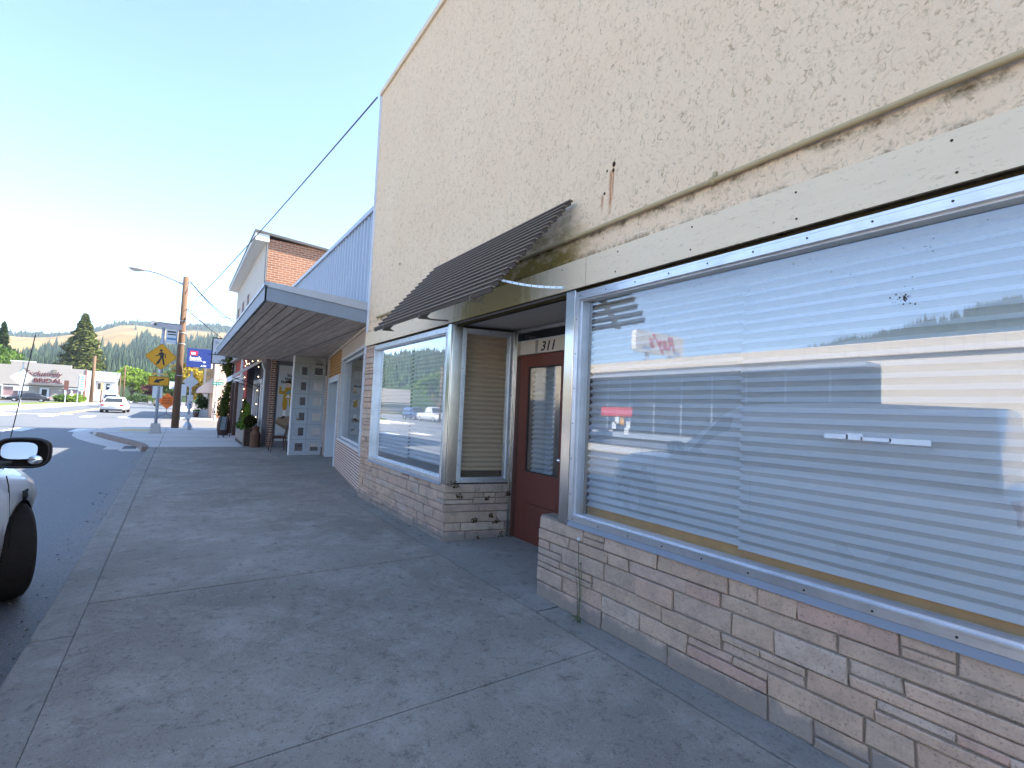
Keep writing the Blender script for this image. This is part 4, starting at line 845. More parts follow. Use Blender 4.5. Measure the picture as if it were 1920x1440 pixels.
# planter with clipped shrubs beside the grey shop
pb = thing('timber_planter', 'long timber planter box with cone shrubs in front of the grey shop', 'planter', (19.3,-2.0,0))
w = MB(); w.box((18.3,-1.84,.02),(18.34,-2.10,.58)); w.box((20.9,-1.84,.02),(20.94,-2.10,.58)); w.box((18.34,-1.84,.02),(20.9,-1.87,.58)); w.box((18.34,-2.07,.02),(20.9,-2.10,.58)); w.build('box', plain('dark_planter_wood', (.045,.028,.02), .7, var=.3), pb, bevel=.006)
w = MB(); w.box((18.285,-1.835,0),(18.30,-1.86,.6)); w.box((18.36,-1.83,.12),(20.9,-1.838,.55)); w.build('pale_side', plain('weathered_pale_wood', (.24,.21,.18), .8, var=.2), pb)
w = MB(); w.box((18.34,-1.87,.45),(20.9,-2.07,.52)); w.build('soil', M['bark'], pb)
def in_cone(n, h, r): 
    o = []
    for k in range(n): z = random.random()**1.3; a = random.uniform(0,6.3); q = r*(1-z)**.8*random.uniform(.75,1.05)+.01; o.append(V((q*math.cos(a), q*math.sin(a), z*h)))
    return o
for i, (x, h, lb) in enumerate(((18.75,.92,'bright green cone shrub in the planter, the one nearer the milk can'),(19.75,1.05,'bright green cone shrub in the planter, the one farther along'))):
    s_ = thing('cone_shrub', lb, 'shrub', (x,-1.95,.52), 'cone shrubs in the timber planter'); w = MB(); leaf_cloud(w, in_cone(900, h, .19), .02, .045); w.build('foliage', M['lf_lime'] if i == 0 else M['lf_mid'], s_, off=(0,0,0)); MB().cyl((0,0,0),(0,0,h*.8),.02,.008,6).build('stem', M['bark'], s_, off=(0,0,0))
w = MB(); leaf_cloud(w, [V((random.uniform(18.4,20.6), -1.93+random.gauss(0,.09), .58+abs(random.gauss(0,.09)))) for k in range(900)], .02, .05); tag(w.build('trailing_plants', M['lf_mid']), 'leafy trailing plants filling the timber planter', 'plants', kind='stuff')
bs = thing('ball_shrub', 'dark brown-green clipped ball shrub above the rusty milk can', 'shrub', (18.42,-2.02,.5)); w = MB(); P = []
for k in range(1500): d = V((random.gauss(0,1),random.gauss(0,1),random.gauss(0,1))).normalized(); P.append(d*random.uniform(.15,.205)+Z*.33)
leaf_cloud(w, P, .014, .032); w.ball((0,0,.33), .155, 8); w.build('foliage', M['lf_box'], bs, off=(0,0,0)); MB().cyl((0,0,0),(0,0,.3),.015,n=6).build('stem', M['bark'], bs, off=(0,0,0))
mk_ = thing('milk_can', 'rusty brown old milk can standing at the foot of the brick column', 'milk can', (18.0,-2.15,0))
M['rust'] = plain('rusty_iron', (.13,.07,.045), .75, .2, var=.35, sc=14, bump=.3)
w = MB(); w.lathe([(.15,0),(.158,.02),(.152,.04),(.152,.40),(.158,.41),(.152,.425),(.14,.46),(.105,.52),(.095,.56),(.10,.60),(.128,.615),(.128,.63)], n=24); w.build('body', M['rust'], mk_, smooth=True, off=(0,0,0))
MB().lathe([(.10,.628),(.115,.64),(.11,.665),(.04,.685),(.035,.70)], n=20).build('lid', M['rust'], mk_, smooth=True, off=(0,0,0))
for s_ in (-1, 1): MB().tube([(0,s_*.135,.48),(0,s_*.185,.50),(0,s_*.19,.57),(0,s_*.12,.585)], .009).build('handle', M['rust'], mk_, off=(0,0,0))
# ivy on the far corner of the red shop
iv = thing('ivy', 'dark green ivy growing up the far corner of the red shop', 'ivy', (27.2,-1.95,0)); w = MB(); P = []
for k in range(3400):
    f = random.random(); z = .65+3.1*f; sp = .30+.16*math.sin(f*7+1)+.10*noise.noise((f*6,1,2)); P.append(V((26.9+random.uniform(-.35,.8), -1.93+abs(random.gauss(0,.5))*sp*.9-.06, z)))
leaf_cloud(w, P, .04, .085); w.build('foliage', leafmat('ivy_leaf', (.035,.05,.014), (.13,.14,.03)), iv); w = MB()
for k in range(4): w.tube([(26.8+k*.15,-2.08,0),(26.9+k*.1,-2.06,1.2),(26.8+k*.14,-2.07,3.3)], .018, 5)
w.build('stem', M['bark'], iv)
# ================================================================ street furniture
af = thing('easel_sign', 'small black easel board standing on the pavement by the red shop', 'easel', (22.8,-1.55,0))
w = MB(); 
for y in (-1.38,-1.58): w.tube([(22.6,y,0),(22.95,y-.10,.85)], .016, 6)
w.tube([(23.3,-1.85,0),(22.98,-1.60,.8)], .016, 6); w.tube([(23.3,-1.60,0),(22.98,-1.55,.8)], .016, 6); w.tube([(22.72,-1.38,.27),(22.72,-1.61,.27)], .014, 6); w.build('frame', M['black'], af)
w = MB(); w.add([(22.72,-1.40,.30),(22.72,-1.66,.30),(22.94,-1.70,.82),(22.94,-1.46,.82),(22.75,-1.40,.30),(22.75,-1.66,.30),(22.97,-1.70,.82),(22.97,-1.46,.82)], [(0,3,2,1),(4,5,6,7),(0,1,5,4),(2,3,7,6)]); w.build('board', plain('chalk_board', (.16,.19,.20), .7, var=.3, sc=9), af)
cd = thing('wooden_barrel', 'dark brown barrel beside the red shop door behind the easel', 'barrel', (24.2,-1.65,0)); MB().lathe([(.19,0),(.23,.2),(.24,.38),(.23,.56),(.19,.76)], n=18).build('staves', M['brown_post'], cd, smooth=True, off=(0,0,0)); MB().lathe([(.232,.18),(.236,.18),(.238,.22),(.234,.22)], n=18).build('hoop', M['black'], cd, off=(0,0,0))
# pedestrian crossing sign
M['galv'] = plain('galvanised_steel', (.46,.50,.55), .45, .5, .5, var=.12); M['yel'] = plain('sign_yellow', (.62,.30,.004), .5, 0, .4, var=.03); M['org'] = plain('sign_orange', (.85,.17,.015), .5, 0, .4, var=.03); M['wht'] = plain('sign_white', (.62,.65,.68), .55, var=.05); M['concrete_base'] = plain('sign_footing', (.42,.40,.38), .85, var=.15, sc=9, bump=.2)
def rrect(x0, z0, x1, z1, r, k=4):
    o = []
    for (cx, cz, a0) in ((x1-r,z1-r,0),(x0+r,z1-r,90),(x0+r,z0+r,180),(x1-r,z0+r,270)):
        for i in range(k+1): a = math.radians(a0+90*i/k); o.append((cx+r*math.cos(a), cz+r*math.sin(a)))
    return o
def diamond(c, s, r=.05, k=3):                            # s half diagonal
    o = []; 
    for a0 in (90,180,270,0):
        cx, cz = c[0]+(s-r*1.414)*math.cos(math.radians(a0)), c[1]+(s-r*1.414)*math.sin(math.radians(a0))
        for i in range(k+1): a = math.radians(a0-45+90*i/k); o.append((cx+r*math.cos(a), cz+r*math.sin(a)))
    return o
X0, Y0 = 25.3, .72
pd = thing('crossing_sign', 'yellow walking-person crossing sign with arrow plaque and solar panel on grey post', 'road sign', (X0,Y0,0))
w = MB(); w.add([(X0-.20,Y0-.20,0),(X0+.20,Y0-.20,0),(X0+.20,Y0+.20,0),(X0-.20,Y0+.20,0),(X0-.155,Y0-.155,.40),(X0+.155,Y0-.155,.40),(X0+.155,Y0+.155,.40),(X0-.155,Y0+.155,.40)], [(0,1,5,4),(1,2,6,5),(2,3,7,6),(3,0,4,7),(4,5,6,7)]); w.box((X0-.23,Y0-.23,0),(X0+.23,Y0+.23,.04)); w.build('footing', M['concrete_base'], pd, bevel=.02)
w = MB(); w.cyl((X0,Y0,.38),(X0,Y0,4.45),.057,n=12); w.build('post', M['galv'], pd, smooth=True)
FQ = frame((X0-.07,Y0,0), (-1,0,0))
w = MB(); w.prism(FQ, diamond((0,3.19),.565), -.004, 0); dia = w.build('diamond_plate', M['yel'], pd); w = MB()
for i, (a, b) in enumerate(((.545,.530),)):
    A_, B_ = diamond((0,3.19), a, .045), diamond((0,3.19), b, .04); k = len(A_); vs = [FQ[0]+FQ[1]*p+Z*q+FQ[3]*.0015 for p, q in A_+B_]; w.add(vs, [(j,(j+1)%k,k+(j+1)%k,k+j) for j in range(k)])
w.build('border', M['black'], dia)
w = MB(); cz = 3.17; D = .0015
def pp(pts): w.prism(FQ, [(p, cz+q) for p, q in pts], 0, D)
w.cyl(FQ[0]+FQ[1]*-.015+Z*(cz+.275), FQ[0]+FQ[1]*-.015+Z*(cz+.275)+FQ[3]*D, .052, n=16)
pp([(-.07,.19),(.02,.215),(.085,.17),(.085,-.03),(-.035,-.03),(-.045,.10)]); pp([(-.07,.19),(-.045,.10),(-.09,.045),(-.19,.02),(-.195,.045),(-.11,.085)]); pp([(.02,.215),(.15,.13),(.165,-.03),(.135,-.035),(.115,.10),(.07,.15)]); pp([(-.035,-.03),(.03,-.03),(-.06,-.27),(-.15,-.335),(-.17,-.30)]); pp([(.02,-.02),(.085,-.03),(.15,-.31),(.09,-.34)])
w.build('walking_figure', M['black'], dia)
w = MB(); w.prism(FQ, rrect(-.36,1.98,.34,2.36,.04), -.004, 0); pl = w.build('arrow_plate', M['yel'], pd); w = MB(); A_, B_ = rrect(-.345,1.995,.325,2.345,.035), rrect(-.33,2.01,.31,2.33,.03); k = len(A_); w.add([FQ[0]+FQ[1]*p+Z*q+FQ[3]*.0015 for p, q in A_+B_], [(j,(j+1)%k,k+(j+1)%k,k+j) for j in range(k)]); w.build('border', M['black'], pl)
w = MB(); w.prism(FQ, [(-.20,2.10),(-.07,2.28),(-.055,2.225),(.16,2.285),(.185,2.225),(.0,2.145),(.02,2.085)], 0, D); w.build('arrow', M['black'], pl)
w = MB(); w.fbox(FQ, (-.28,2.42,-.03), (.28,2.50,.03)); w.build('beacon_bar', plain('beacon_bar', (.42,.36,.22), .5, .3), pd); w = MB()
for a in (-.2,.2): MB().fbox(FQ, (a-.07,2.43,.03), (a+.07,2.49,.036)).build('beacon', plain('amber_lens', (.65,.30,.03), .3), pd)
w = MB(); w.fbox(FQ, (-.56,4.40,-.03), (.50,4.62,.0)); w.fbox(FQ, (-.54,4.60,-.25), (.48,4.64,.0)); so = w.build('solar_panel', plain('panel_back', (.40,.38,.40), .5, .3, var=.15), pd); so.rotation_euler = (math.radians(1.6),0,0)
w = MB(); w.cyl(FQ[0]+FQ[1]*-.42+Z*4.52+FQ[3]*.0, FQ[0]+FQ[1]*-.42+Z*4.52+FQ[3]*.03, .05, n=12); w.build('panel_port', M['black'], so)
w = MB(); w.fbox(FQ, (.10,3.77,-.02), (.50,4.36,-.015)); hs_ = w.build('service_plate', M['wht'], pd); w = MB()
for a, b, z, h in ((.14,.44,4.24,.07),(.15,.45,4.14,.05)): w.fbox(FQ, (a,z,-.015), (b,z+h,-.0135))
w.build('dark_band', M['black'], hs_); w = MB(); w.fbox(FQ, (.14,3.93,-.015), (.46,4.02,-.0135)); w.fbox(FQ, (.13,3.84,-.015), (.47,3.85,-.0135)); w.fbox(FQ, (.46,3.77,-.0152), (.50,4.36,-.013)); w.build('blue_band', plain('band_blue', (.12,.25,.42)), hs_)
w = MB(); w.fbox(FQ, (-.20,1.45,-.09), (.14,1.95,-.05)); w.build('rear_box', M['wht'], pd)
# second crossing post, seen from behind
X1_, Y1_ = 28.0, -.44
p2 = thing('crossing_sign', 'crossing post seen from behind, grey plate and push-button box on a tapered footing', 'road sign', (X1_,Y1_,0))
w = MB(); w.lathe([(.26,0),(.26,.03),(.19,.05),(.19,.20),(.10,.36),(.07,.40)], n=8); w.build('footing', M['galv'], p2, off=(0,0,0)); MB().cyl((0,0,.38),(0,0,2.78),.045,n=10).build('post', M['galv'], p2, smooth=True, off=(0,0,0))
FR2 = frame((-.06,0,0), (-1,0,0)); MB().prism(FR2, diamond((-.02,2.29),.33,.04), -.0,.004).build('plate_back', M['wht'], p2, off=(0,0,0))
w = MB(); w.lathe([(.09,1.0),(.115,1.05),(.115,1.24),(.09,1.30)], n=10); w.build('button_box', plain('blue_grey_box', (.36,.44,.55), .45, .2), p2, off=(0,0,0)); MB().fbox(FR2, (-.03,1.18,.055), (.06,1.22,.065)).build('button', M['black'], p2, off=(0,0,0))
w = MB(); w.fbox(FR2, (-.11,1.36,.0), (.13,1.66,.004)); w.build('small_plate', M['wht'], p2, off=(0,0,0)); w = MB(); w.fbox(FR2, (-.12,.52,-.14), (.10,.75,.02)); w.build('lower_box', M['galv'], p2, off=(0,0,0))
# wooden pole with street lamp and cables
PX, PY = 29.7, .06
up_ = thing('utility_pole', 'weathered wooden utility pole carrying a street lamp arm at the corner', 'utility pole', (PX,PY,0))
t = NT('pole_wood'); n_ = t.noise(t.obj((6,6,.4)), 3, 6, .7); M['pole'] = t.bsdf(t.mix(n_, (.085,.05,.032), (.20,.125,.08)), .9, 0, .2, n_, .4, .02)
MB().cyl((PX,PY,-.05),(PX,PY+.03,7.62),.165,.125,14).build('trunk', M['pole'], up_, smooth=True)
M['pale_band'] = plain('pale_band', (.5,.5,.5), .5)
for z in (2.6,4.2,4.75,5.35): MB().cyl((PX,PY,z),(PX,PY,z+.03),.158,n=14).build('band', M['pale_band'], up_)
arm = MB(); arm.tube([(PX,PY+.12,7.22),(PX,PY+.55,7.40),(PX,PY+1.2,7.60),(PX,PY+1.72,7.66)], .05, 8); am = arm.build('lamp_arm', M['galv'], up_, smooth=True)
w = MB(); w.ball((PX,PY+2.02,7.64),.34,10,sq=(.42,1,.24)); w.build('lamp_head', plain('lamp_grey', (.38,.36,.36), .4, .3), am, smooth=True); w = MB(); w.ball((PX,PY+2.08,7.58),.22,8,sq=(.5,1,.3)); w.build('lens', plain('lamp_lens', (.5,.42,.36), .2), am, smooth=True); MB().cyl((PX,PY+2.0,7.70),(PX,PY+2.0,7.77),.03,n=8).build('photocell', M['black'], am)
w = MB(); 
for z in (7.42, 6.0): w.ball((PX-.05,PY-.17,z), .06, 5)
w.tube([(PX-.05,PY-.15,7.3),(PX-.1,PY-.42,7.16),(PX-.1,PY-.6,7.3)], .018); w.build('insulator', M['galv'], up_)
def cable(name, label, a, b, sag, r=.018, n=26):
    w = MB(); a, b = V(a), V(b); w.tube([a.lerp(b, i/n)-Z*sag*4*(i/n)*(1-i/n) for i in range(n+1)], r, 5); return tag(w.build(name, M['black']), label, 'cable', 'overhead cables at the utility pole')
cable('overhead_cable', 'long thin cable rising from the pole past the brick building to the stucco wall', (PX,PY-.16,6.05), (8.25,-2.50,6.86), .12, .013)
cable('overhead_cable', 'cable sagging from the top of the pole down to the cream wall', (PX,PY-.16,7.42), (27.4,-2.1,5.25), .16)
cable('overhead_cable', 'steeper cable crossing from the pole top towards the hidden far roof', (PX,PY-.16,7.40), (36.5,-3.4,5.9), .25)
cable('overhead_cable', 'nearly level thin cable from mid pole to the cream upper wall', (PX,PY-.16,5.98), (28.3,-2.1,5.62), .06, .013)
c4 = cable('overhead_cable', 'thick spliced cable dropping from mid pole behind the blade sign', (PX,PY-.16,5.92), (27.6,-2.1,4.1), .05, .016)
w = MB(); A_, B_ = V((PX,PY-.16,5.92)), V((27.6,-2.1,4.1))
for f0, f1 in ((.08,.2),(.26,.34)): w.cyl(A_.lerp(B_, f0), A_.lerp(B_, f1), .045, .03, 8)
for f in (.05,.23): 
    c = A_.lerp(B_, f); w.tube([c+V((0,.08*math.cos(k*.7), .09*math.sin(k*.7))) for k in range(10)], .012, 5)
w.build('splice', plain('splice_grey', (.28,.29,.32), .6), c4)
# road works sign
ow = thing('roadworks_sign', 'orange diamond road-work sign on a thin stand across the side street', 'road sign', (50.5,.8,0))
FO = frame((50.5,.78,-.13), (-1,0,0)); MB().prism(FO, diamond((0,1.33),.70,.06), 0, .01).build('panel', M['org'], ow); w = MB(); w.tube([FO[0]+Z*.66, FO[0]+Z*.25], .02); w.tube([FO[0]+Z*.25, FO[0]+V((.3,.55,0))], .015); w.tube([FO[0]+Z*.25, FO[0]+V((.3,-.55,0))], .015); w.build('stand', M['black'], ow)
for s_, z in (('ROAD',1.47),('WORK',1.26),('AHEAD',1.05)): text(s_, FO, .22, plain('sign_brown', (.22,.05,.01)) if s_ == 'ROAD' else bpy.data.materials['sign_brown'], 'lettering', ow, (0,z), .02, bold=.006, align='CENTER')
# bank beyond the side street
bk = thing('bank_building', 'pale peach bank building with curved awning beyond the side street', 'building', (46,-3,0))
M['peach'] = plain('peach_render', (.58,.44,.35), .85, var=.06, sc=1.5)
w = MB(); w.box((44.9,-2.2,-.1),(66,-14,5.0)); w.build('wall', M['peach'], bk); w = MB(); w.box((44.85,-2.15,5.0),(66.1,-14.1,5.15)); w.build('parapet', plain('peach_trim', (.50,.37,.30), .8), bk)
for x in (46.4,49.0,51.6,54.2,57): 
    w = MB(); w.box((x,-2.14,3.15),(x+1.0,-2.25,4.5)); f_ = w.build('window', bpy.data.materials['peach_trim'], bk); w = MB(); w.box((x+.1,-2.13,3.25),(x+.9,-2.15,4.4)); w.build('pane', M['dark_glass'], f_)
for x in (45.6,47.4): w = MB(); w.box((x,-2.05,0),(x+.35,-2.3,2.4)); w.build('pilaster', M['peach'], bk)
w = MB(); w.box((46.1,-2.19,.1),(47.2,-2.25,2.3)); w.box((48,-2.19,.6),(53,-2.25,2.3)); w.build('shopfront_glass', M['dark_glass'], bk)
w = MB(); P = [(-2.2+.98*math.sin(math.pi/2*i/8), 1.98+.86*math.cos(math.pi/2*i/8)) for i in range(9)]; Fy = (V((45.2,0,0)), V((0,1,0)), Z, V((1,0,0))); w.prism(Fy, P+[(-2.2,1.98)], 0, 7); w.build('barrel_awning', plain('peach_awning', (.62,.47,.40), .8, var=.04), bk)
w = MB(); w.box((44.8,-2.45,.05),(44.89,-3.05,1.0)); w.box((44.8,-3.1,.05),(44.89,-3.7,1.0)); gt = w.build('bin_gate', plain('cedar_boards', (.36,.20,.12), .8, var=.2, sc=8), bk); w = MB(); w.box((44.79,-2.5,.82),(44.80,-3.65,.93)); w.build('gate_slot', M['brown_post'], gt)
us = thing('bank_sign', 'navy blue us bank ATM blade sign projecting from the bank', 'sign', (44.6,-1.1,4.6))
FU = frame((44.6,-.30,3.88), (-1,0,0)); w = MB(); w.fbox(FU, (0,0,-.2), (1.62,1.45,0)); w.build('cabinet', plain('bank_navy', (.025,.045,.19), .45, var=.03), us, bevel=.01); w = MB(); w.fbox(FU, (1.55,-.02,-.21), (1.72,1.4,-.01)); w.build('cabinet_edge', M['wht'], us)
M['white_letter'] = plain('white_letter', (.8,.8,.82), .5, var=.02)
w = MB(); w.prism(FU, [(.17,.92),(.66,.90),(.68,1.02),(.72,1.22),(.20,1.26),(.19,1.1)], 0, .01); w.build('red_shield', plain('shield_red', (.55,.03,.06), .5), us)
text('us', FU, .34, M['white_letter'], 'lettering', us, (.25,.98), .02, bold=.012); text('bank', FU, .42, M['white_letter'], 'lettering', us, (.19,.56), .012, bold=.014, sx=.93); text('ATM', FU, .17, M['white_letter'], 'lettering', us, (.93,.08), .012, shear=.2, bold=.006)
w = MB(); w.fbox(FU, (.19,.48,0), (1.05,.50,.01)); w.prism(FU, [(1.05+.1+.1*math.cos(a), .44+.065*math.sin(a)) for a in [k*.524 for k in range(12)]], 0, .01); w.build('underline', M['white_letter'], us)
sn_ = thing('street_name_sign', 'green W C Ave street name sign on a pale post by the bank', 'street sign', (43.7,-2.35,0)); MB().cyl((43.7,-2.35,-.1),(43.7,-2.35,2.62),.09,.05,10).build('post', plain('pale_post', (.66,.62,.58), .6), sn_)
FG = frame((43.62,-2.05,2.6), (-1,0,0)); MB().fbox(FG, (0,0,-.02), (.72,.24,0)).build('blade', plain('sign_green', (.005,.22,.16), .5), sn_); text('W C Ave', FG, .16, M['white_letter'], 'lettering', sn_, (.06,.06), .006, bold=.004); MB().tube([(43.66,-2.3,2.84),(43.66,-2.5,3.05),(43.66,-2.7,3.1)], .02).build('finial', M['black'], sn_)
for i, (x, y, sz, lb) in enumerate(((48.2,-1.75,.78,'large dark leafy shrub in a pale planter tub under the bank awning'),)):
    s_ = thing('tub_planter', lb, 'planter', (x,y,0)); w = MB(); w.box((-.35,-.35,0),(.35,.35,.62)); w.build('tub', M['wht'], s_, off=(0,0,0), bevel=.03); w = MB(); P = []
    for k in range(700): d = V((random.gauss(0,1),random.gauss(0,1),random.gauss(0,1))).normalized()*random.uniform(.4,1); P.append(V((d.x*.62,d.y*.62,1.12+d.z*.55)))
    leaf_cloud(w, P, .06, .13); w.build('foliage', M['lf_dark'], s_, off=(0,0,0))
s_ = thing('flower_pot', 'small brown flower pot beside the pale planter tub', 'planter', (47.4,-1.25,0)); MB().lathe([(.15,0),(.22,.38),(.24,.40)], n=12).build('pot', M['rust'], s_, off=(0,0,0)); w = MB(); leaf_cloud(w, [V((random.gauss(0,.13),random.gauss(0,.13),.45+abs(random.gauss(0,.12)))) for k in range(160)], .04, .08); w.build('foliage', M['lf_mid'], s_, off=(0,0,0))
hb = thing('hanging_basket', 'round green topiary hanging under the bank awning', 'plant', (49,-1.5,1.7)); w = MB(); leaf_cloud(w, [V((random.gauss(0,1),random.gauss(0,1),random.gauss(0,1))).normalized()*random.uniform(.14,.26) for k in range(300)], .03, .07); w.build('foliage', M['lf_mid'], hb, off=(0,0,0)); MB().tube([(0,0,.1),(0,0,.5)], .01).build('chain', M['black'], hb, off=(0,0,0))
ys = thing('yellow_sign', 'small yellow sign on a post in front of the bank', 'road sign', (52,-.9,0)); MB().cyl((52,-.9,0),(52,-.9,1.9),.035,n=8).build('post', M['galv'], ys); MB().prism(frame((51.95,-.9,0),(-1,0,0)), [(-.45,1.72),(-.2,1.62),(-.3,1.40),(.4,1.42),(.42,1.72),(.1,1.80)], 0, .02).build('plate', M['yel'], ys)
for i, (x, y, z, wd, h, lb) in enumerate(((56,.35,2.3,.9,.7,'white signboard on a post left of the push-button post'),(60,-.2,1.7,.8,1.2,'grey double signboard beyond the orange road-work sign'))):
    s_ = thing('signboard', lb, 'sign', (x,y,0)); MB().cyl((x,y,0),(x,y,z+h),.04,n=8).build('post', M['galv'], s_); MB().box((x-.06,y-wd/2,z),(x-.03,y+wd/2,z+h)).build('panel', M['wht'], s_)

# storm drain in the gutter at the corner
dg = thing('storm_drain', 'slotted storm drain grate in the gutter at the corner kerb', 'drain', (19.5,1.15,-.12))
w = MB(); w.box((18.75,.86,-.124),(20.3,1.75,-.112)); w.build('frame', M['walk_new'], dg)
w = MB()
for k in range(11): w.box((18.95+k*.105,.98,-.112),(19.01+k*.105,1.32,-.1085))
w.build('slots', M['black'], dg)
# ================================================================ vehicles
def loft(mb, rings, cap=True, mi=0):
    n = len(rings[0]); b = len(mb.v); vs = [p for r in rings for p in r]; fs = [(i*n+k, i*n+(k+1)%n, (i+1)*n+(k+1)%n, (i+1)*n+k) for i in range(len(rings)-1) for k in range(n)]
    if cap: fs += [list(range(n))[::-1], list(range((len(rings)-1)*n, len(rings)*n))]
    mb.add(vs, fs, mi)
def paint(name, c, var=.02): return plain(name, c, .28, 0, .5, var=var, coat=.6)
def half(ys): return ys+[(-y, z) for y, z in reversed(ys) if y > 1e-6]
def make_wheel(root, x, y, r, wd, side, name='wheel', steer=0):
    wt = bpy.data.objects.new(name, None); COL.objects.link(wt); wt.parent = root; wt.location = (x, y, r); wt.rotation_euler = (0,0,steer); wt.empty_display_size = .1
    prof = [(r*.62,-wd/2),(r*.9,-wd/2),(r*.97,-wd*.42),(r,-wd*.3),(r,wd*.3),(r*.97,wd*.42),(r*.9,wd/2),(r*.62,wd/2)]; n = 40; w = MB(); vs = []
    for q, d in prof:
        for k in range(n): a = 2*math.pi*k/n; vs.append((q*math.cos(a), d, q*math.sin(a)))
    w.add(vs, [(i*n+k, i*n+(k+1)%n, (i+1)*n+(k+1)%n, (i+1)*n+k) for i in range(len(prof)-1) for k in range(n)])
    if r > .33:
        for k in range(n*2):
            a = math.pi*k/n; c, s_ = math.cos(a), math.sin(a)
            for d in (-.3,-.1,.1,.3): ww = wd*.075; rr = r+.006; w.add([(rr*math.cos(a-.022), wd*d-ww, rr*math.sin(a-.022)),(rr*math.cos(a+.022), wd*d-ww, rr*math.sin(a+.022)),(rr*math.cos(a+.03), wd*d+ww, rr*math.sin(a+.03)),(rr*math.cos(a-.014), wd*d+ww, rr*math.sin(a-.014))], [(0,1,2,3)])
    w.build('tyre', M['rubber'], wt, smooth=False, off=(0,0,0))
    w = MB(); o = side*wd*.30; w.cyl((0,o-.01*side,0),(0,o+.01*side,0), r*.64, n=24)
    for k in range(5): a = 2*math.pi*k/5; w.cyl((0,o+.012*side,0),(r*.58*math.cos(a),o+.012*side,r*.58*math.sin(a)), r*.10, r*.07, 6)
    w.build('rim', M['galv'], wt, off=(0,0,0)); return wt
def make_car(name, label, cat, col, L=4.6, Wd=1.78, H=1.42, group=None, bed=0, suv=False):
    """front towards +x, centre at the origin, road at z = 0"""
    root = thing(name, label, cat, (0,0,0), group); h = Wd/2; belt = H*.62 if not bed else H*.58; gc = .22; X0, X1 = -L/2, L/2
    st = [(X0,.80,gc+.15,belt*.80),(X0+.06,.93,gc+.05,belt*.93),(X0+.5,1,gc,belt*(1 if not bed else .98)),(X0+L*.25,1,gc,belt),(X0+L*.5,1,gc,belt),(X0+L*.70,1,gc,belt*.98),(X0+L*.82,.99,gc,belt*.88),(X1-.22,.94,gc+.02,belt*.80),(X1-.05,.86,gc+.06,belt*.70),(X1,.78,gc+.14,belt*.58)]
    rings = []
    for x, wf, zb, zt in st: q = h*wf; m_ = (zb+zt)/2; rings.append([(x,y,z) for y, z in half([(0,zb),(q*.88,zb),(q*.97,zb+.10),(q,m_),(q*.985,zt-.10),(q*.93,zt-.02),(q*.7,zt+.02),(0,zt+.035)])])
    w = MB(); loft(w, rings); w.build('body', col, root, smooth=True, off=(0,0,0))
    if bed: a, b, c, d = X0+L*.36, X0+L*.40, X0+L*.60, X0+L*.72
    elif suv: a, b, c, d = X0+.05, X0+.35, X0+L*.58, X0+L*.70
    else: a, b, c, d = X0+.55, X0+1.25, X0+L*.56, X0+L*.74
    def cab(in_, zt): return [[(x,y,z) for y, z in half([(0,z0),(q,z0),(q*.97,z0+.04),(q*.97+0,z0+.05),(q*.9,z1),(0,z1)])] for x, q, z0, z1 in ((a,h*.90-in_,belt*.95,belt),(b,h*.88-in_,belt*.95,H-.05+zt),((b+c)/2,h*.88-in_,belt*.95,H+zt),(c,h*.88-in_,belt*.95,H-.03+zt),(d,h*.9-in_,belt*.93,belt))]
    def ring(x, z0, z1, w0, w1): return [(x,y,z) for y, z in half([(0,z0),(w0,z0),(w0*.99,z0+(z1-z0)*.3),((w0+w1)/2,z0+(z1-z0)*.66),(w1,z1-.03),(w1*.9,z1),(0,z1+.012)])]
    w = MB(); loft(w, [ring(a,belt*.94,belt*.96+.03,h*.88,h*.86), ring(b,belt*.94,H-.05,h*.90,h*.70), ring((b+c)/2,belt*.94,H,h*.91,h*.72), ring(c,belt*.94,H-.03,h*.90,h*.70), ring(d,belt*.92,belt*.95+.03,h*.88,h*.86)]); w.build('cabin', col, root, smooth=True, off=(0,0,0))
    # glazing a few mm proud
    w = MB(); zb, zt_ = belt+.05, H-.10
    def sw(z): return h*.90+(h*.70-h*.90)*((z-belt)/(H-.03-belt))+.012
    for s_ in (-1,1):
        m_ = (b+c)/2+.05
        for (x0, x1, x2, x3) in (((a*.35+b*.65)+.05, m_-.04, m_-.04, b+.10),(m_+.04, d-(d-c)*.30, c-.04, m_+.04)):
            w.add([(x0,s_*sw(zb),zb),(x1,s_*sw(zb),zb),(x2,s_*sw(zt_),zt_),(x3,s_*sw(zt_),zt_)], [(0,1,2,3) if s_ < 0 else (3,2,1,0)])
    w.build('side_glass', M['car_glass'], root, off=(0,0,0))
    def slope(x0, x1, t): return x0+(x1-x0)*t
    w = MB(); w.add([(slope(d,c,.12)+.03,-h*.76,belt+.06),(slope(d,c,.12)+.03,h*.76,belt+.06),(slope(d,c,.88)+.03,h*.62,H-.10),(slope(d,c,.88)+.03,-h*.62,H-.10)], [(0,1,2,3)]); w.build('windscreen', M['car_glass'], root, off=(0,0,0))
    w = MB(); w.add([(slope(a,b,.14)-.03,-h*.76,belt+.07),(slope(a,b,.14)-.03,h*.76,belt+.07),(slope(a,b,.86)-.03,h*.62,H-.12),(slope(a,b,.86)-.03,-h*.62,H-.12)], [(3,2,1,0)]); w.build('rear_glass', M['car_glass'], root, off=(0,0,0))
    if bed: w = MB(); w.box((X0+.12,-h*.84,belt*.96),(a-.06,h*.84,belt+.045)); w.build('bed', M['screw'], root, off=(0,0,0))
    red, whl = plain('tail_red', (.45,.015,.012), .3) if 'tail_red' not in bpy.data.materials else bpy.data.materials['tail_red'], M['white_letter']
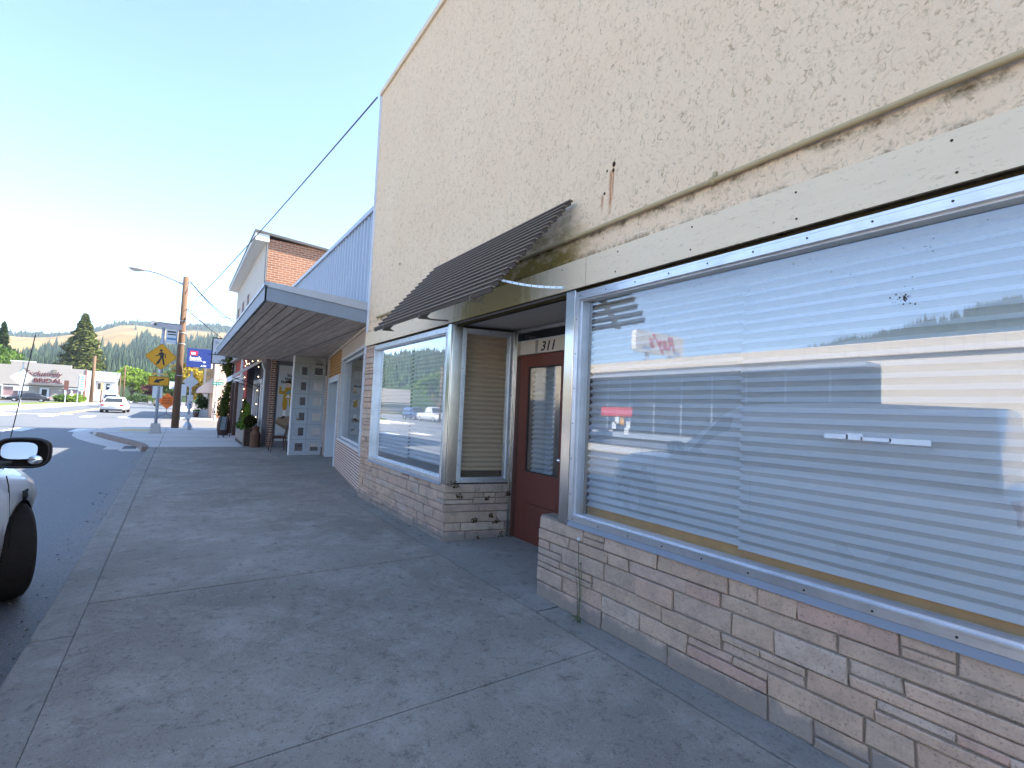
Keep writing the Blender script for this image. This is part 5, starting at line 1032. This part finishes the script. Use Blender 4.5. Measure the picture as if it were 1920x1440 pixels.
    for s_ in (-1,1):
        w = MB(); w.box((X0-.012,s_*h*.60,belt*.70),(X0+.10,s_*h*.88,belt*.86)); w.build('tail_light', red, root, off=(0,0,0), bevel=.02)
        w = MB(); w.box((X1-.14,s_*h*.52,belt*.62),(X1-.02,s_*h*.84,belt*.76)); w.build('headlight', whl, root, off=(0,0,0), bevel=.02)
        w = MB(); w.ball((d-.15,s_*(h+.08),belt+.10), .10, 6, sq=(.6,1,.7)); w.build('mirror', col, root, off=(0,0,0), smooth=True)
    w = MB(); w.box((X0-.012,-.26,belt*.56),(X0+.02,.26,belt*.70)); w.build('plate', M['galv'], root, off=(0,0,0)); w = MB(); w.box((X0-.02,-h*.85,gc-.02),(X0+.2,h*.85,gc+.10)); w.box((X1-.2,-h*.8,gc-.02),(X1-.03,h*.8,gc+.12)); w.build('bumper', M['screw'], root, off=(0,0,0))
    for x in (X0+L*.19, X0+L*.80):
        for s_ in (-1,1): make_wheel(root, x, s_*(h-.11), .33, .22, s_)
    return root
def put(o, x, y, rz): o.location = (x, y, -.13); o.rotation_euler = (0,0,math.radians(rz)); return o
P_white, P_black, P_silver, P_blue = paint('car_white', (.70,.71,.73)), paint('car_black', (.018,.018,.022)), paint('car_silver', (.33,.34,.36)), paint('car_navy', (.03,.05,.10))
put(make_car('parked_car', 'white saloon car seen from behind, stopped at the crossing down the street', 'car', P_white, 4.8, 1.85, 1.46), 60, 4.9, -2)
put(make_car('parked_car', 'long black car parked broadside on the left, before the bridal shop', 'car', P_black, 5.0, 1.8, 1.42), 107, 19.6, 94)
put(make_car('parked_car', 'dark car far down the street just right of the white saloon', 'car', P_silver, 4.5, 1.8, 1.5, suv=True), 108, 2.6, 5)
put(make_car('parked_car', 'pale roofed car showing only its roof behind the white saloon', 'car', paint('car_pale', (.45,.46,.47)), 4.6, 1.8, 1.8, suv=True), 84, 7.3, 0)
put(make_car('parked_pickup', 'dark pickup parked across the street, mirrored in the big window', 'pickup', P_blue, 5.4, 1.9, 1.8, bed=1), 24.5, 16.4, 178)
put(make_car('parked_pickup', 'silver pickup in the far lot, mirrored in the smaller front window', 'pickup', P_silver, 5.6, 1.95, 1.85, bed=1), 57, 21.5, 176)
put(make_car('parked_car', 'navy sport utility car beside the silver pickup in the far lot', 'car', P_blue, 4.8, 1.9, 1.75, suv=True), 65, 22.5, 176)
# ---- the white vehicle at the left edge
tk = thing('white_truck', 'white pickup parked at the near kerb, only its black mirror, fender and front wheel showing', 'pickup', (5.06,1.005,-.13))
P_tk = paint('truck_white', (.74,.75,.76), .03)
Wt = 1.80; cx_, rA, zA = .41, .43, .34
xs_t = [-3.9,-3.86,-3.7,-3.2,-2.6,-2.0,-1.4,-.8,-.4,-.2,-.02]+[cx_-rA+.002+2*(rA-.002)*i/18 for i in range(19)]+[.88,.98,1.10,1.20,1.28,1.32]
rings = []
for x in xs_t:
    zb = .30
    if abs(x-cx_) < rA: zb = max(.30, zA+math.sqrt(rA*rA-(x-cx_)**2))
    if x < -.1: zt = 1.06
    else: f = (x+.1)/1.42; zt = 1.05-.10*f-.14*max(0, f-.62)/.38
    fl = .035*max(0, 1-abs(x-cx_)/.62)                    # wheel-arch flare
    e = 0
    if x > .6: e = .55*((x-.6)/.72)**2
    if x < -3.6: e = .08*((-3.6-x)/.3)**2
    if zb > zt-.2: zb = zt-.2
    m1, m2 = zb+(zt-zb)*.30, zb+(zt-zb)*.62
    R_ = [(.0+.06+e,zb),(.005+e-fl*1.0,zb+.012),(-.018+e-fl*.9,m1),(-.006+e-fl*.25,m2),(.045+e,zt-.06),(.11+e,zt-.012),(.30+e,zt+.03),(Wt/2,zt+.06)]
    rings.append([(x,y,z) for y, z in R_]+[(x,Wt-y,z) for y, z in reversed(R_[:-1])])
w = MB(); loft(w, rings); w.build('body', P_tk, tk, smooth=True, off=(0,0,0))
w = MB(); n_ = 14
for i in range(n_):
    a0, a1 = math.pi*i/n_-.25, math.pi*(i+1)/n_-.25; 
    for (ya, yb) in ((.0,.42),): w.add([(cx_+.425*math.cos(a0),ya,zA+.425*math.sin(a0)),(cx_+.425*math.cos(a1),ya,zA+.425*math.sin(a1)),(cx_+.425*math.cos(a1),yb,zA+.425*math.sin(a1)),(cx_+.425*math.cos(a0),yb,zA+.425*math.sin(a0))], [(0,1,2,3),(3,2,1,0)])
w.box((cx_-.45,.42,.1),(cx_+.45,.44,.8)); w.build('wheel_arch', M['rubber'], tk, off=(0,0,0))
def tring(x, z0, z1, i0, i1): R_ = [(i0,z0),(i0+.02,z0+(z1-z0)*.4),(i1-.02,z1-.07),(i1+.07,z1-.01),(Wt/2,z1+.01)]; return [(x,y,z) for y, z in R_]+[(x,Wt-y,z) for y, z in reversed(R_[:-1])]
w = MB(); loft(w, [tring(-3.82,1.02,1.12,.06,.09),tring(-3.76,1.02,1.88,.05,.13),tring(-2.4,1.02,1.93,.05,.14),tring(-1.2,1.02,1.88,.05,.16),tring(-.95,1.02,1.76,.05,.18),tring(-.12,1.02,1.10,.06,.10)]); w.build('cab', P_tk, tk, smooth=True, off=(0,0,0))
w = MB()
for s_ in (0,1):
    for (a, b, c, d) in ((-3.5,-2.5,-2.5,-3.45),(-2.4,-1.6,-1.6,-2.4),(-1.5,-.45,-.95,-1.5)):
        q = [(a,.062,1.12),(b,.062,1.12),(c,.135,1.70),(d,.135,1.70)]; w.add([(x, (Wt-y) if s_ else y, z) for x, y, z in q], [(0,1,2,3) if not s_ else (3,2,1,0)])
w.build('side_glass', M['car_glass'], tk, off=(0,0,0))
w = MB(); w.add([(-.20,.16,1.14),(-.20,Wt-.16,1.14),(-.90,Wt-.26,1.74),(-.90,.26,1.74)], [(0,1,2,3)]); w.add([(-3.78,.22,1.2),(-3.78,Wt-.22,1.2),(-3.72,Wt-.28,1.66),(-3.72,.28,1.66)], [(3,2,1,0)]); w.build('windscreen', M['car_glass'], tk, off=(0,0,0))
for x, k in ((.06,0),(-1.45,0)): MB().tube([(x+.012*math.sin(i), -.021+.035*max(0,(i-5)/4)**2-.0175*math.sin(min(1,i/6)*math.pi), .34+.66*i/9) for i in range(10)], .004, 5).build('door_gap', M['black'], tk, off=(0,0,0))
w = MB(); w.box((-.62,-.012,.55),(-.40,.01,.59)); w.build('side_trim', M['chrome'], tk, off=(0,0,0))
FTk = frame((0,-.055,0), (0,-1,0)); text('V6', FTk, .095, M['screw'], 'badge', tk, (.17,.80), .012, shear=.2, bold=.004)
for b_ in [o for o in bpy.data.objects if o.name.startswith('badge')]:
    for v in b_.data.vertices: v.co += tk.location
w = MB(); w.tube([(.42,.13,.92),(.42,.125,1.02),(.50,.035,2.10)], .0035, 6); w.ball((.42,.13,.93), .02, 5); w.build('antenna', M['black'], tk, off=(0,0,0))
# wing mirror: black shell with flat glass and a small convex inset
FMr = frame((-.47,-.185,1.215), (-1,0,0))
def mring(sx, sz, d, k=24, ez=0): 
    o = []
    for i in range(k):
        a = 2*math.pi*i/k; c, s_ = math.cos(a), math.sin(a); o.append(FMr[0]+FMr[1]*(sx*1.1*abs(c)**.62*(1 if c > 0 else -1))+Z*(sz*abs(s_)**.62*(1 if s_ > 0 else -1)+ez)+FMr[3]*d)
    return o
w = MB(); loft(w, [mring(.112,.084,-.03), mring(.116,.088,-.004), mring(.126,.098,.002), mring(.133,.106,-.02), mring(.128,.102,-.07), mring(.100,.080,-.120), mring(.05,.04,-.145)]); mi_ = w.build('mirror', plain('mirror_black', (.03,.02,.016), .35, 0, .5), tk, smooth=True, off=(0,0,0))
w = MB(); w.tube([FMr[0]+FMr[1]*-.05+Z*-.06+FMr[3]*-.05, FMr[0]+FMr[1]*-.16+Z*-.085+FMr[3]*-.04, FMr[0]+FMr[1]*-.27+Z*-.07+FMr[3]*-.03], .036, 8); w.build('mirror_arm', bpy.data.materials['mirror_black'], mi_, smooth=True, off=(0,0,0))
t = NT('mirror_glass'); M['mirror'] = t.bsdf((.85,.87,.88), .01, 1)
w = MB(); r_ = [p_+V((.010*((p_.z-1.231)/.07),0,0)) for p_ in [q_+Z*.016-FMr[1]*.014 for q_ in mring(.082,.056,-.004)]]; w.add(r_, [list(range(24))]); w.build('mirror_glass', M['mirror'], mi_, off=(0,0,0))
w = MB(); w.ball(FMr[0]+FMr[1]*.070+Z*-.046+FMr[3]*.0, .040, 10, sq=(.25,1,.78)); w.build('convex_inset', M['mirror'], mi_, smooth=True, off=(0,0,0))
make_wheel(tk, cx_+.0, .065, .365, .235, -1, steer=math.radians(24)); make_wheel(tk, cx_, Wt-.13, .35, .235, 1, steer=math.radians(24))
make_wheel(tk, -2.75, .13, .35, .235, -1); make_wheel(tk, -2.75, Wt-.13, .35, .235, 1)
for s_ in (.2, Wt-.2): MB().box((-3.93,s_-.1,.75),(-3.86,s_+.1,1.0)).build('tail_light', bpy.data.materials['tail_red'], tk, off=(0,0,0))
tk.rotation_euler = (0,0,math.radians(-3))
# ================================================================ distant town along the street
br = thing('bridal_shop', 'wide grey stepped-front shop lettered Exclusively BRIDAL across the street', 'shop', (124,20,0)); M['taupe'] = plain('taupe_front', (.36,.325,.30), .85, var=.04, sc=.5)
w = MB(); w.box((124,17.2,2.7),(124.5,25.4,6.75)); w.box((124,14.9,2.7),(124.5,17.2,6.15)); w.box((124,25.4,2.7),(124.5,46,6.25)); w.box((124.5,15,0),(150,46,5.4)); w.box((124,15.0,0),(124.5,15.6,2.7)); w.box((124,26.2,0),(124.5,28,2.7)); w.box((124.2,18,0),(124.5,24,2.7)); w.build('front_wall', M['taupe'], br)
FBr = frame((123.98,25.4,0), (-1,0,0)); M['maroon'] = plain('maroon_letter', (.13,.022,.022), .6)
text('Exclusively', FBr, 1.35, M['maroon'], 'lettering', br, (1.7,4.45), .06, shear=.35, bold=.0, sx=.88); text('BRIDAL', FBr, 1.15, M['maroon'], 'lettering', br, (3.1,3.25), .06, bold=.01, sx=1.05)
w = MB(); w.box((122.6,17.8,2.75),(124,22.6,3.05)); w.build('door_canopy', plain('canopy_dark', (.16,.15,.15), .8), br); w = MB(); w.box((123.9,14.9,2.35),(124.02,46,2.45)); w.build('string_course', M['wht'], br)
for a, b in ((15.3,17.9),(24,26.3),(28,33)): 
    w = MB(); bars(w, frame((124.0,0,0), (-1,0,0)), -b, -a, .4, 2.4, .16, -.1, .08); f_ = w.build('window', M['wht'], br); w = MB(); w.box((124.1,a+.1,.5),(124.2,b-.1,2.3)); w.build('pane', plain('pinkish_window', (.30,.20,.21), .15) if a == 15.3 else bpy.data.materials['pinkish_window'], f_)
w = MB(); w.lathe([(.62,0),(.5,.5),(.16,1.0),(.2,1.35),(.05,1.6)], (124.05,16.9,.45), 12); w.build('gown_display', plain('gown', (.5,.5,.48)), br); w = MB(); w.box((123.9,20.0,0),(124.05,21.3,2.3)); dr_ = w.build('door', M['wht'], br); w = MB(); w.box((123.88,20.3,.8),(123.9,21.0,2.0)); w.build('pane', M['dark_glass'], dr_)
for y in (23.2,19.2): MB().box((123.9,y,5.0),(123.99,y+.6,5.75)).build('vent', plain('vent_brown', (.2,.17,.15)) if y == 23.2 else bpy.data.materials['vent_brown'], br)
MB().box((123.92,14.88,0),(124.1,15.1,6.1)).build('corner_trim', plain('red_trim', (.30,.12,.10)), br)
wh = thing('white_house', 'white gabled house with grey roof right of the bridal shop', 'house', (140,13.5,0)); w = MB(); w.box((138,11.6,0),(146,16.6,4.6)); w.add([(138,11.6,4.6),(146,11.6,4.6),(142,11.6,6.6),(138,16.6,4.6),(146,16.6,4.6),(142,16.6,6.6)], [(0,1,2),(3,5,4)]); w.build('wall', plain('white_clapboard', (.74,.74,.72), .7, var=.04), wh)
w = MB(); w.add([(137.5,11.2,4.35),(142,11.2,6.65),(142,17,6.65),(137.5,17,4.35),(146.5,11.2,4.35),(146.5,17,4.35)], [(0,1,2,3),(1,4,5,2)]); w.build('roof', plain('grey_shingle', (.20,.23,.27), .9), wh)
for y in (12.6,14.0,15.4): w = MB(); w.box((137.95,y,2.6),(138.02,y+.6,3.9)); w.build('window', M['dark_glass'], wh)
MB().box((137.9,12.4,0),(138.02,13.3,2.1)).build('door', M['galv'], wh)
def pole(label, x, y, h, r=.13, tiltm=M['pole']): o = thing('utility_pole', label, 'utility pole', (x,y,0)); MB().cyl((0,0,-.1),(.0,0,h), r, r*.75, 10).build('trunk', tiltm, o, smooth=True, off=(0,0,0)); MB().box((-.06,-.7,h-.9),(.06,.7,h-.78)).build('crossarm', M['pole'], o, off=(0,0,0)); return o
pole('thick reddish wooden pole standing at the right end of the bridal shop', 112, 12.6, 8.2, .3); pole('taller of two thin poles in front of the lime green tree', 130, 9.6, 7.6, .16); pole('shorter of two thin poles in front of the lime green tree', 128, 10.1, 5.6, .13)
def backsign(label, x, y, kind):
    o = thing('road_sign', label, 'road sign', (x,y,0)); MB().cyl((0,0,-.1),(0,0,{'rrfb':4.2,'dark':3.0,'banner':4.6,'stop':3.4,'tan':3.6}[kind]), .06 if kind != 'tan' else .12, n=8).build('post', M['galv'] if kind != 'tan' else M['pole'], o, off=(0,0,0)); F_ = frame((-.08,0,0), (-1,0,0))
    if kind == 'rrfb': MB().prism(F_, diamond((0,2.75),.80,.06), 0,.02).build('plate_back', M['wht'], o, off=(0,0,0)); MB().fbox(F_, (-.5,1.55,0), (.5,1.92,.02)).build('arrow_plate_back', M['wht'], o, off=(0,0,0)); MB().fbox(F_, (-.8,4.15,-.3), (.8,4.25,.3)).build('solar_panel', M['wht'], o, off=(0,0,0))
    if kind == 'dark': MB().fbox(F_, (-.2,1.9,0), (.25,3.1,.05)).build('panel', plain('sign_maroon_dark', (.14,.06,.05)), o, off=(0,0,0))
    if kind == 'banner': MB().fbox(F_, (.1,1.9,0), (.75,4.5,.03)).build('banner', M['wht'], o, off=(0,0,0)); w = MB(); [w.fbox(F_, (.25,2.1+k*.4,.03), (.6,2.3+k*.4,.04)) for k in range(6)]; w.build('banner_marks', plain('teal_mark', (.12,.35,.36)), o, off=(0,0,0))
    if kind == 'stop': MB().prism(F_, [(.55*math.cos(math.radians(22.5+45*k)), 2.1+.55*math.sin(math.radians(22.5+45*k))) for k in range(8)], 0, .02).build('plate_back', M['galv'], o, off=(0,0,0)); MB().fbox(F_, (-.6,2.85,0), (.6,3.08,.02)).build('street_name', M['galv'], o, off=(0,0,0))
    if kind == 'tan': MB().fbox(F_, (-.15,2.2,0), (.15,3.6,.06)).build('panel', plain('tan_panel', (.5,.36,.18)), o, off=(0,0,0))
    return o
backsign('crossing sign across the street seen from behind, grey diamond over a grey plate', 62, 11.9, 'rrfb'); backsign('wooden post with dark red panel before the bridal shop bushes', 84, 12.0, 'dark'); backsign('tall post with a vertical white banner before the bridal shop window', 104, 13.4, 'banner'); backsign('stop sign seen from behind in front of the white house', 108, 9.6, 'stop'); backsign('tan signpost between the thick pole and the stop sign', 112, 11.3, 'tan')
for x, y, r_, m_, lb in ((106,15.3,1.0,'lf_mid','rounded grey-green bush before the bridal shop door'),(106,13.9,1.1,'lf_lime','rounded lime bush beside the banner post'),(135,3.3,1.9,'lf_lime','low lime hedge under the purple tree'),(133,7.2,1.5,'lf_mid','low bush between the parked cars and the purple tree')):
    o = thing('bush', lb, 'bush', (x,y,0)); w = MB(); leaf_cloud(w, [V((d.x*r_*1.1, d.y*r_*1.4, max(.05, r_*.6+d.z*r_*.65))) for d in [V((random.gauss(0,1),random.gauss(0,1),random.gauss(0,1))).normalized()*random.uniform(.5,1) for k in range(500)]], .12, .26); w.build('foliage', M[m_], o, off=(0,0,0))
conifer('pine_tree', 'tall dense pine rising behind the right end of the bridal shop', (152,19.4,0), 20.5, 14.5, M['lf_pine'], 30, 44, 1.15)
conifer('fir_tree', 'slim blue-green fir behind the big tree at the left edge', (150,32.4,0), 16.5, 7, M['lf_dark'], 22, 26, .8)
broad_tree('leafy_tree', 'big bright green tree at the left photo edge behind the bridal shop', (140,31.5,0), 12.5, 12, M['lf_mid'], 2600, .5)
broad_tree('leafy_tree', 'low lime green tree just over the bridal shop roof', (150,24.5,0), 8.3, 7, M['lf_lime'], 900, .4); broad_tree('leafy_tree', 'second low lime tree over the bridal roof near the pine', (150,21.2,0), 7.4, 5, M['lf_lime'], 700, .4)
broad_tree('leafy_tree', 'broad lime green tree right of the white house', (145,9.2,0), 8.6, 9.5, M['lf_lime'], 2200, .4); broad_tree('leafy_tree', 'small light green tree just left of the purple tree', (150,6.2,0), 6.2, 6.5, M['lf_lime'], 1000, .35)
broad_tree('purple_tree', 'dark purple-leaved tree down the street left of the crossing sign', (140,4.8,0), 5.4, 5.6, M['lf_purple'], 1300, .32)
broad_tree('golden_tree', 'golden-green tree behind the bank sign and the push-button post', (86,-1.6,0), 7.2, 7.0, M['lf_gold'], 1800, .28); broad_tree('leafy_tree', 'green tree between the orange sign and the wooden pole', (130,1.2,0), 7.5, 7.5, M['lf_mid'], 1600, .4)
broad_tree('leafy_tree', 'dark green tree low behind the wooden pole', (120,-1.4,0), 6.5, 6.5, M['lf_dark'], 1200, .35)
for k, (y, h) in enumerate(((44,9),(39,7.5),(36,10))): broad_tree('leafy_tree', ('round green tree farthest left behind the bridal roof','grey-green tree low behind the bridal roof','dark tree beside the slim fir')[k], (165,y,0), h, 8, M['lf_mid'] if k != 2 else M['lf_dark'], 900, .45)
# ================================================================ the far side of the street, seen only in the glass
gr = thing('grocery_store', 'long low beige store with dark glazing, mirrored in the big window', 'shop', (10,21.7,0)); M['beige'] = plain('beige_render', (.60,.52,.42), .85, var=.05, sc=1)
t = NT('beige_band'); o = t.sep(t.obj()); wv = t.math('LESS_THAN', t.math('FRACT', t.math('MULTIPLY', o[0], 1.6)), .04); M['band'] = t.bsdf(t.mix(wv, (.62,.54,.44), (.36,.31,.26)), .8)
w = MB(); w.box((-14,21.7,-.1),(9.2,22.1,4.85)); w.box((29,21.7,-.1),(31,22.1,4.85)); w.box((30.6,22.1,-.1),(31,44,5)); w.box((9.2,21.7,4.3),(29,22.1,4.85)); w.build('wall', M['beige'], gr); w = MB(); w.box((-14,21.5,4.85),(31,22.1,5.5)); w.box((-14,22.1,5.0),(31,44,5.1)); w.build('fascia_band', M['band'], gr)
w = MB(); w.box((9.2,19.9,4.25),(29.5,21.6,4.45)); w.build('walk_canopy', plain('canopy_grey', (.3,.31,.34), .8), gr)
w = MB(); w.box((9.2,21.8,.4),(29,21.85,4.3)); gg = w.build('glazing', plain('store_glass', (.025,.03,.035), .06, 0, .6), gr); w = MB()
for x in np.arange(9.2,29.1,2.2): w.box((x-.04,21.74,.3),(x+.04,21.8,4.3))
w.box((9.2,21.72,0),(29,21.85,.42)); w.build('mullions', M['galv'], gg)
w = MB(); w.box((24.3,21.70,1.55),(27.4,21.74,2.2)); w.build('red_banner', plain('banner_red', (.55,.05,.05), .6), gg)
FGr = frame((24.3,21.68,0), (0,-1,0))
for a, z, m_ in ((.1,.7,'wht'),(.7,.95,'yel'),(1.2,1.0,'wht'),(.25,.2,'wht'),(1.5,.6,'wht')): MB().fbox(FGr, (a,z,0), (a+.42,z+.5,.02)).build('poster', M[m_], gg)
rs = thing('pole_sign', "white rounded pole sign lettered Ray's Place, mirrored in the big window", 'sign', (24.2,24.3,5.1))
FRs = frame((24.05,27.0,6.3), (-1,0,0)); w = MB(); w.prism(FRs, rrect(0,0,5.4,1.55,.25), -.4, 0); w.build('cabinet', plain('sign_cream', (.70,.68,.64), .5, var=.02), rs); MB().cyl((24.2,23.0,5.1),(24.2,23.0,6.4),.14,n=10).build('pole', M['galv'], rs); MB().cyl((24.2,25.6,5.1),(24.2,25.6,6.4),.14,n=10).build('pole', M['galv'], rs)
text("Ray's", FRs, 1.4, plain('sign_red', (.50,.05,.05), .5), 'lettering', rs, (1.0,.42), .02, shear=.3, bold=.04); text('PLACE', FRs, .32, plain('sign_blue', (.1,.2,.45), .5), 'lettering', rs, (3.8,.22), .02)
text('FOOD', FRs, .3, bpy.data.materials['sign_blue'], 'lettering', rs, (.4,.14), .02)
tn = thing('popup_canopy', 'white peaked pop-up canopy across the street, mirrored beside the door', 'canopy', (31.5,17.5,0)); w = MB(); w.add([(30,16,2.1),(33,16,2.1),(33,19,2.1),(30,19,2.1),(31.5,17.5,3.0)], [(0,1,4),(1,2,4),(2,3,4),(3,0,4)]); w.build('roof', M['white_letter'], tn)
for x, y in ((30,16),(33,16),(33,19),(30,19)): MB().cyl((x,y,-.1),(x,y,2.1),.03,n=6).build('leg', M['galv'], tn)
sh = thing('white_shed', 'low white shed roof in the far lot, mirrored in the smaller window', 'shed', (52,24,0)); w = MB(); w.box((47,24.6,0),(54,27,1.5)); w.build('wall', M['wht'], sh); w = MB(); w.add([(46.6,24.2,1.5),(54.4,24.2,1.5),(54.4,26,2.8),(46.6,26,2.8)], [(0,1,2,3),(3,2,1,0)]); w.build('roof', M['galv'], sh)
for i, (x, y, h, wd, m_) in enumerate(((60,34,7.5,9,'lf_mid'),(72,38,9,11,'lf_dark'),(50,36,7,8,'lf_lime'),(86,36,9,10,'lf_mid'),(40,46,9,10,'lf_mid'))):
    broad_tree('leafy_tree', ('mid green tree behind the silver pickup in the far lot','wide dark tree at the back of the far lot','lime tree behind the white shed in the far lot','mid green tree at the far end of the lot','mid green tree behind the grocery store corner')[i], (x,y,0), h, wd, M[m_], 900, .45)
pole('thin bare pole in the far lot, mirrored in the smaller window', 52, 20, 6.5, .12)

# ================================================================ air: pale haze that fades the far hills
HZ = MB().box((-2100,-2100,-1.5),(2100,2100,225)).build('haze', None or bpy.data.materials.new('haze_air')); HZ['kind'] = 'stuff'; HZ['label'] = 'pale summer haze over the far hills'
hm = HZ.data.materials[0]; hm.use_nodes = True; hm.node_tree.nodes.clear(); ho_ = hm.node_tree.nodes.new('ShaderNodeOutputMaterial'); pv = hm.node_tree.nodes.new('ShaderNodeVolumePrincipled')
pv.inputs['Color'].default_value = (.72,.84,1,1); pv.inputs['Density'].default_value = .00022; pv.inputs['Anisotropy'].default_value = .2; hm.node_tree.links.new(pv.outputs[0], ho_.inputs['Volume'])
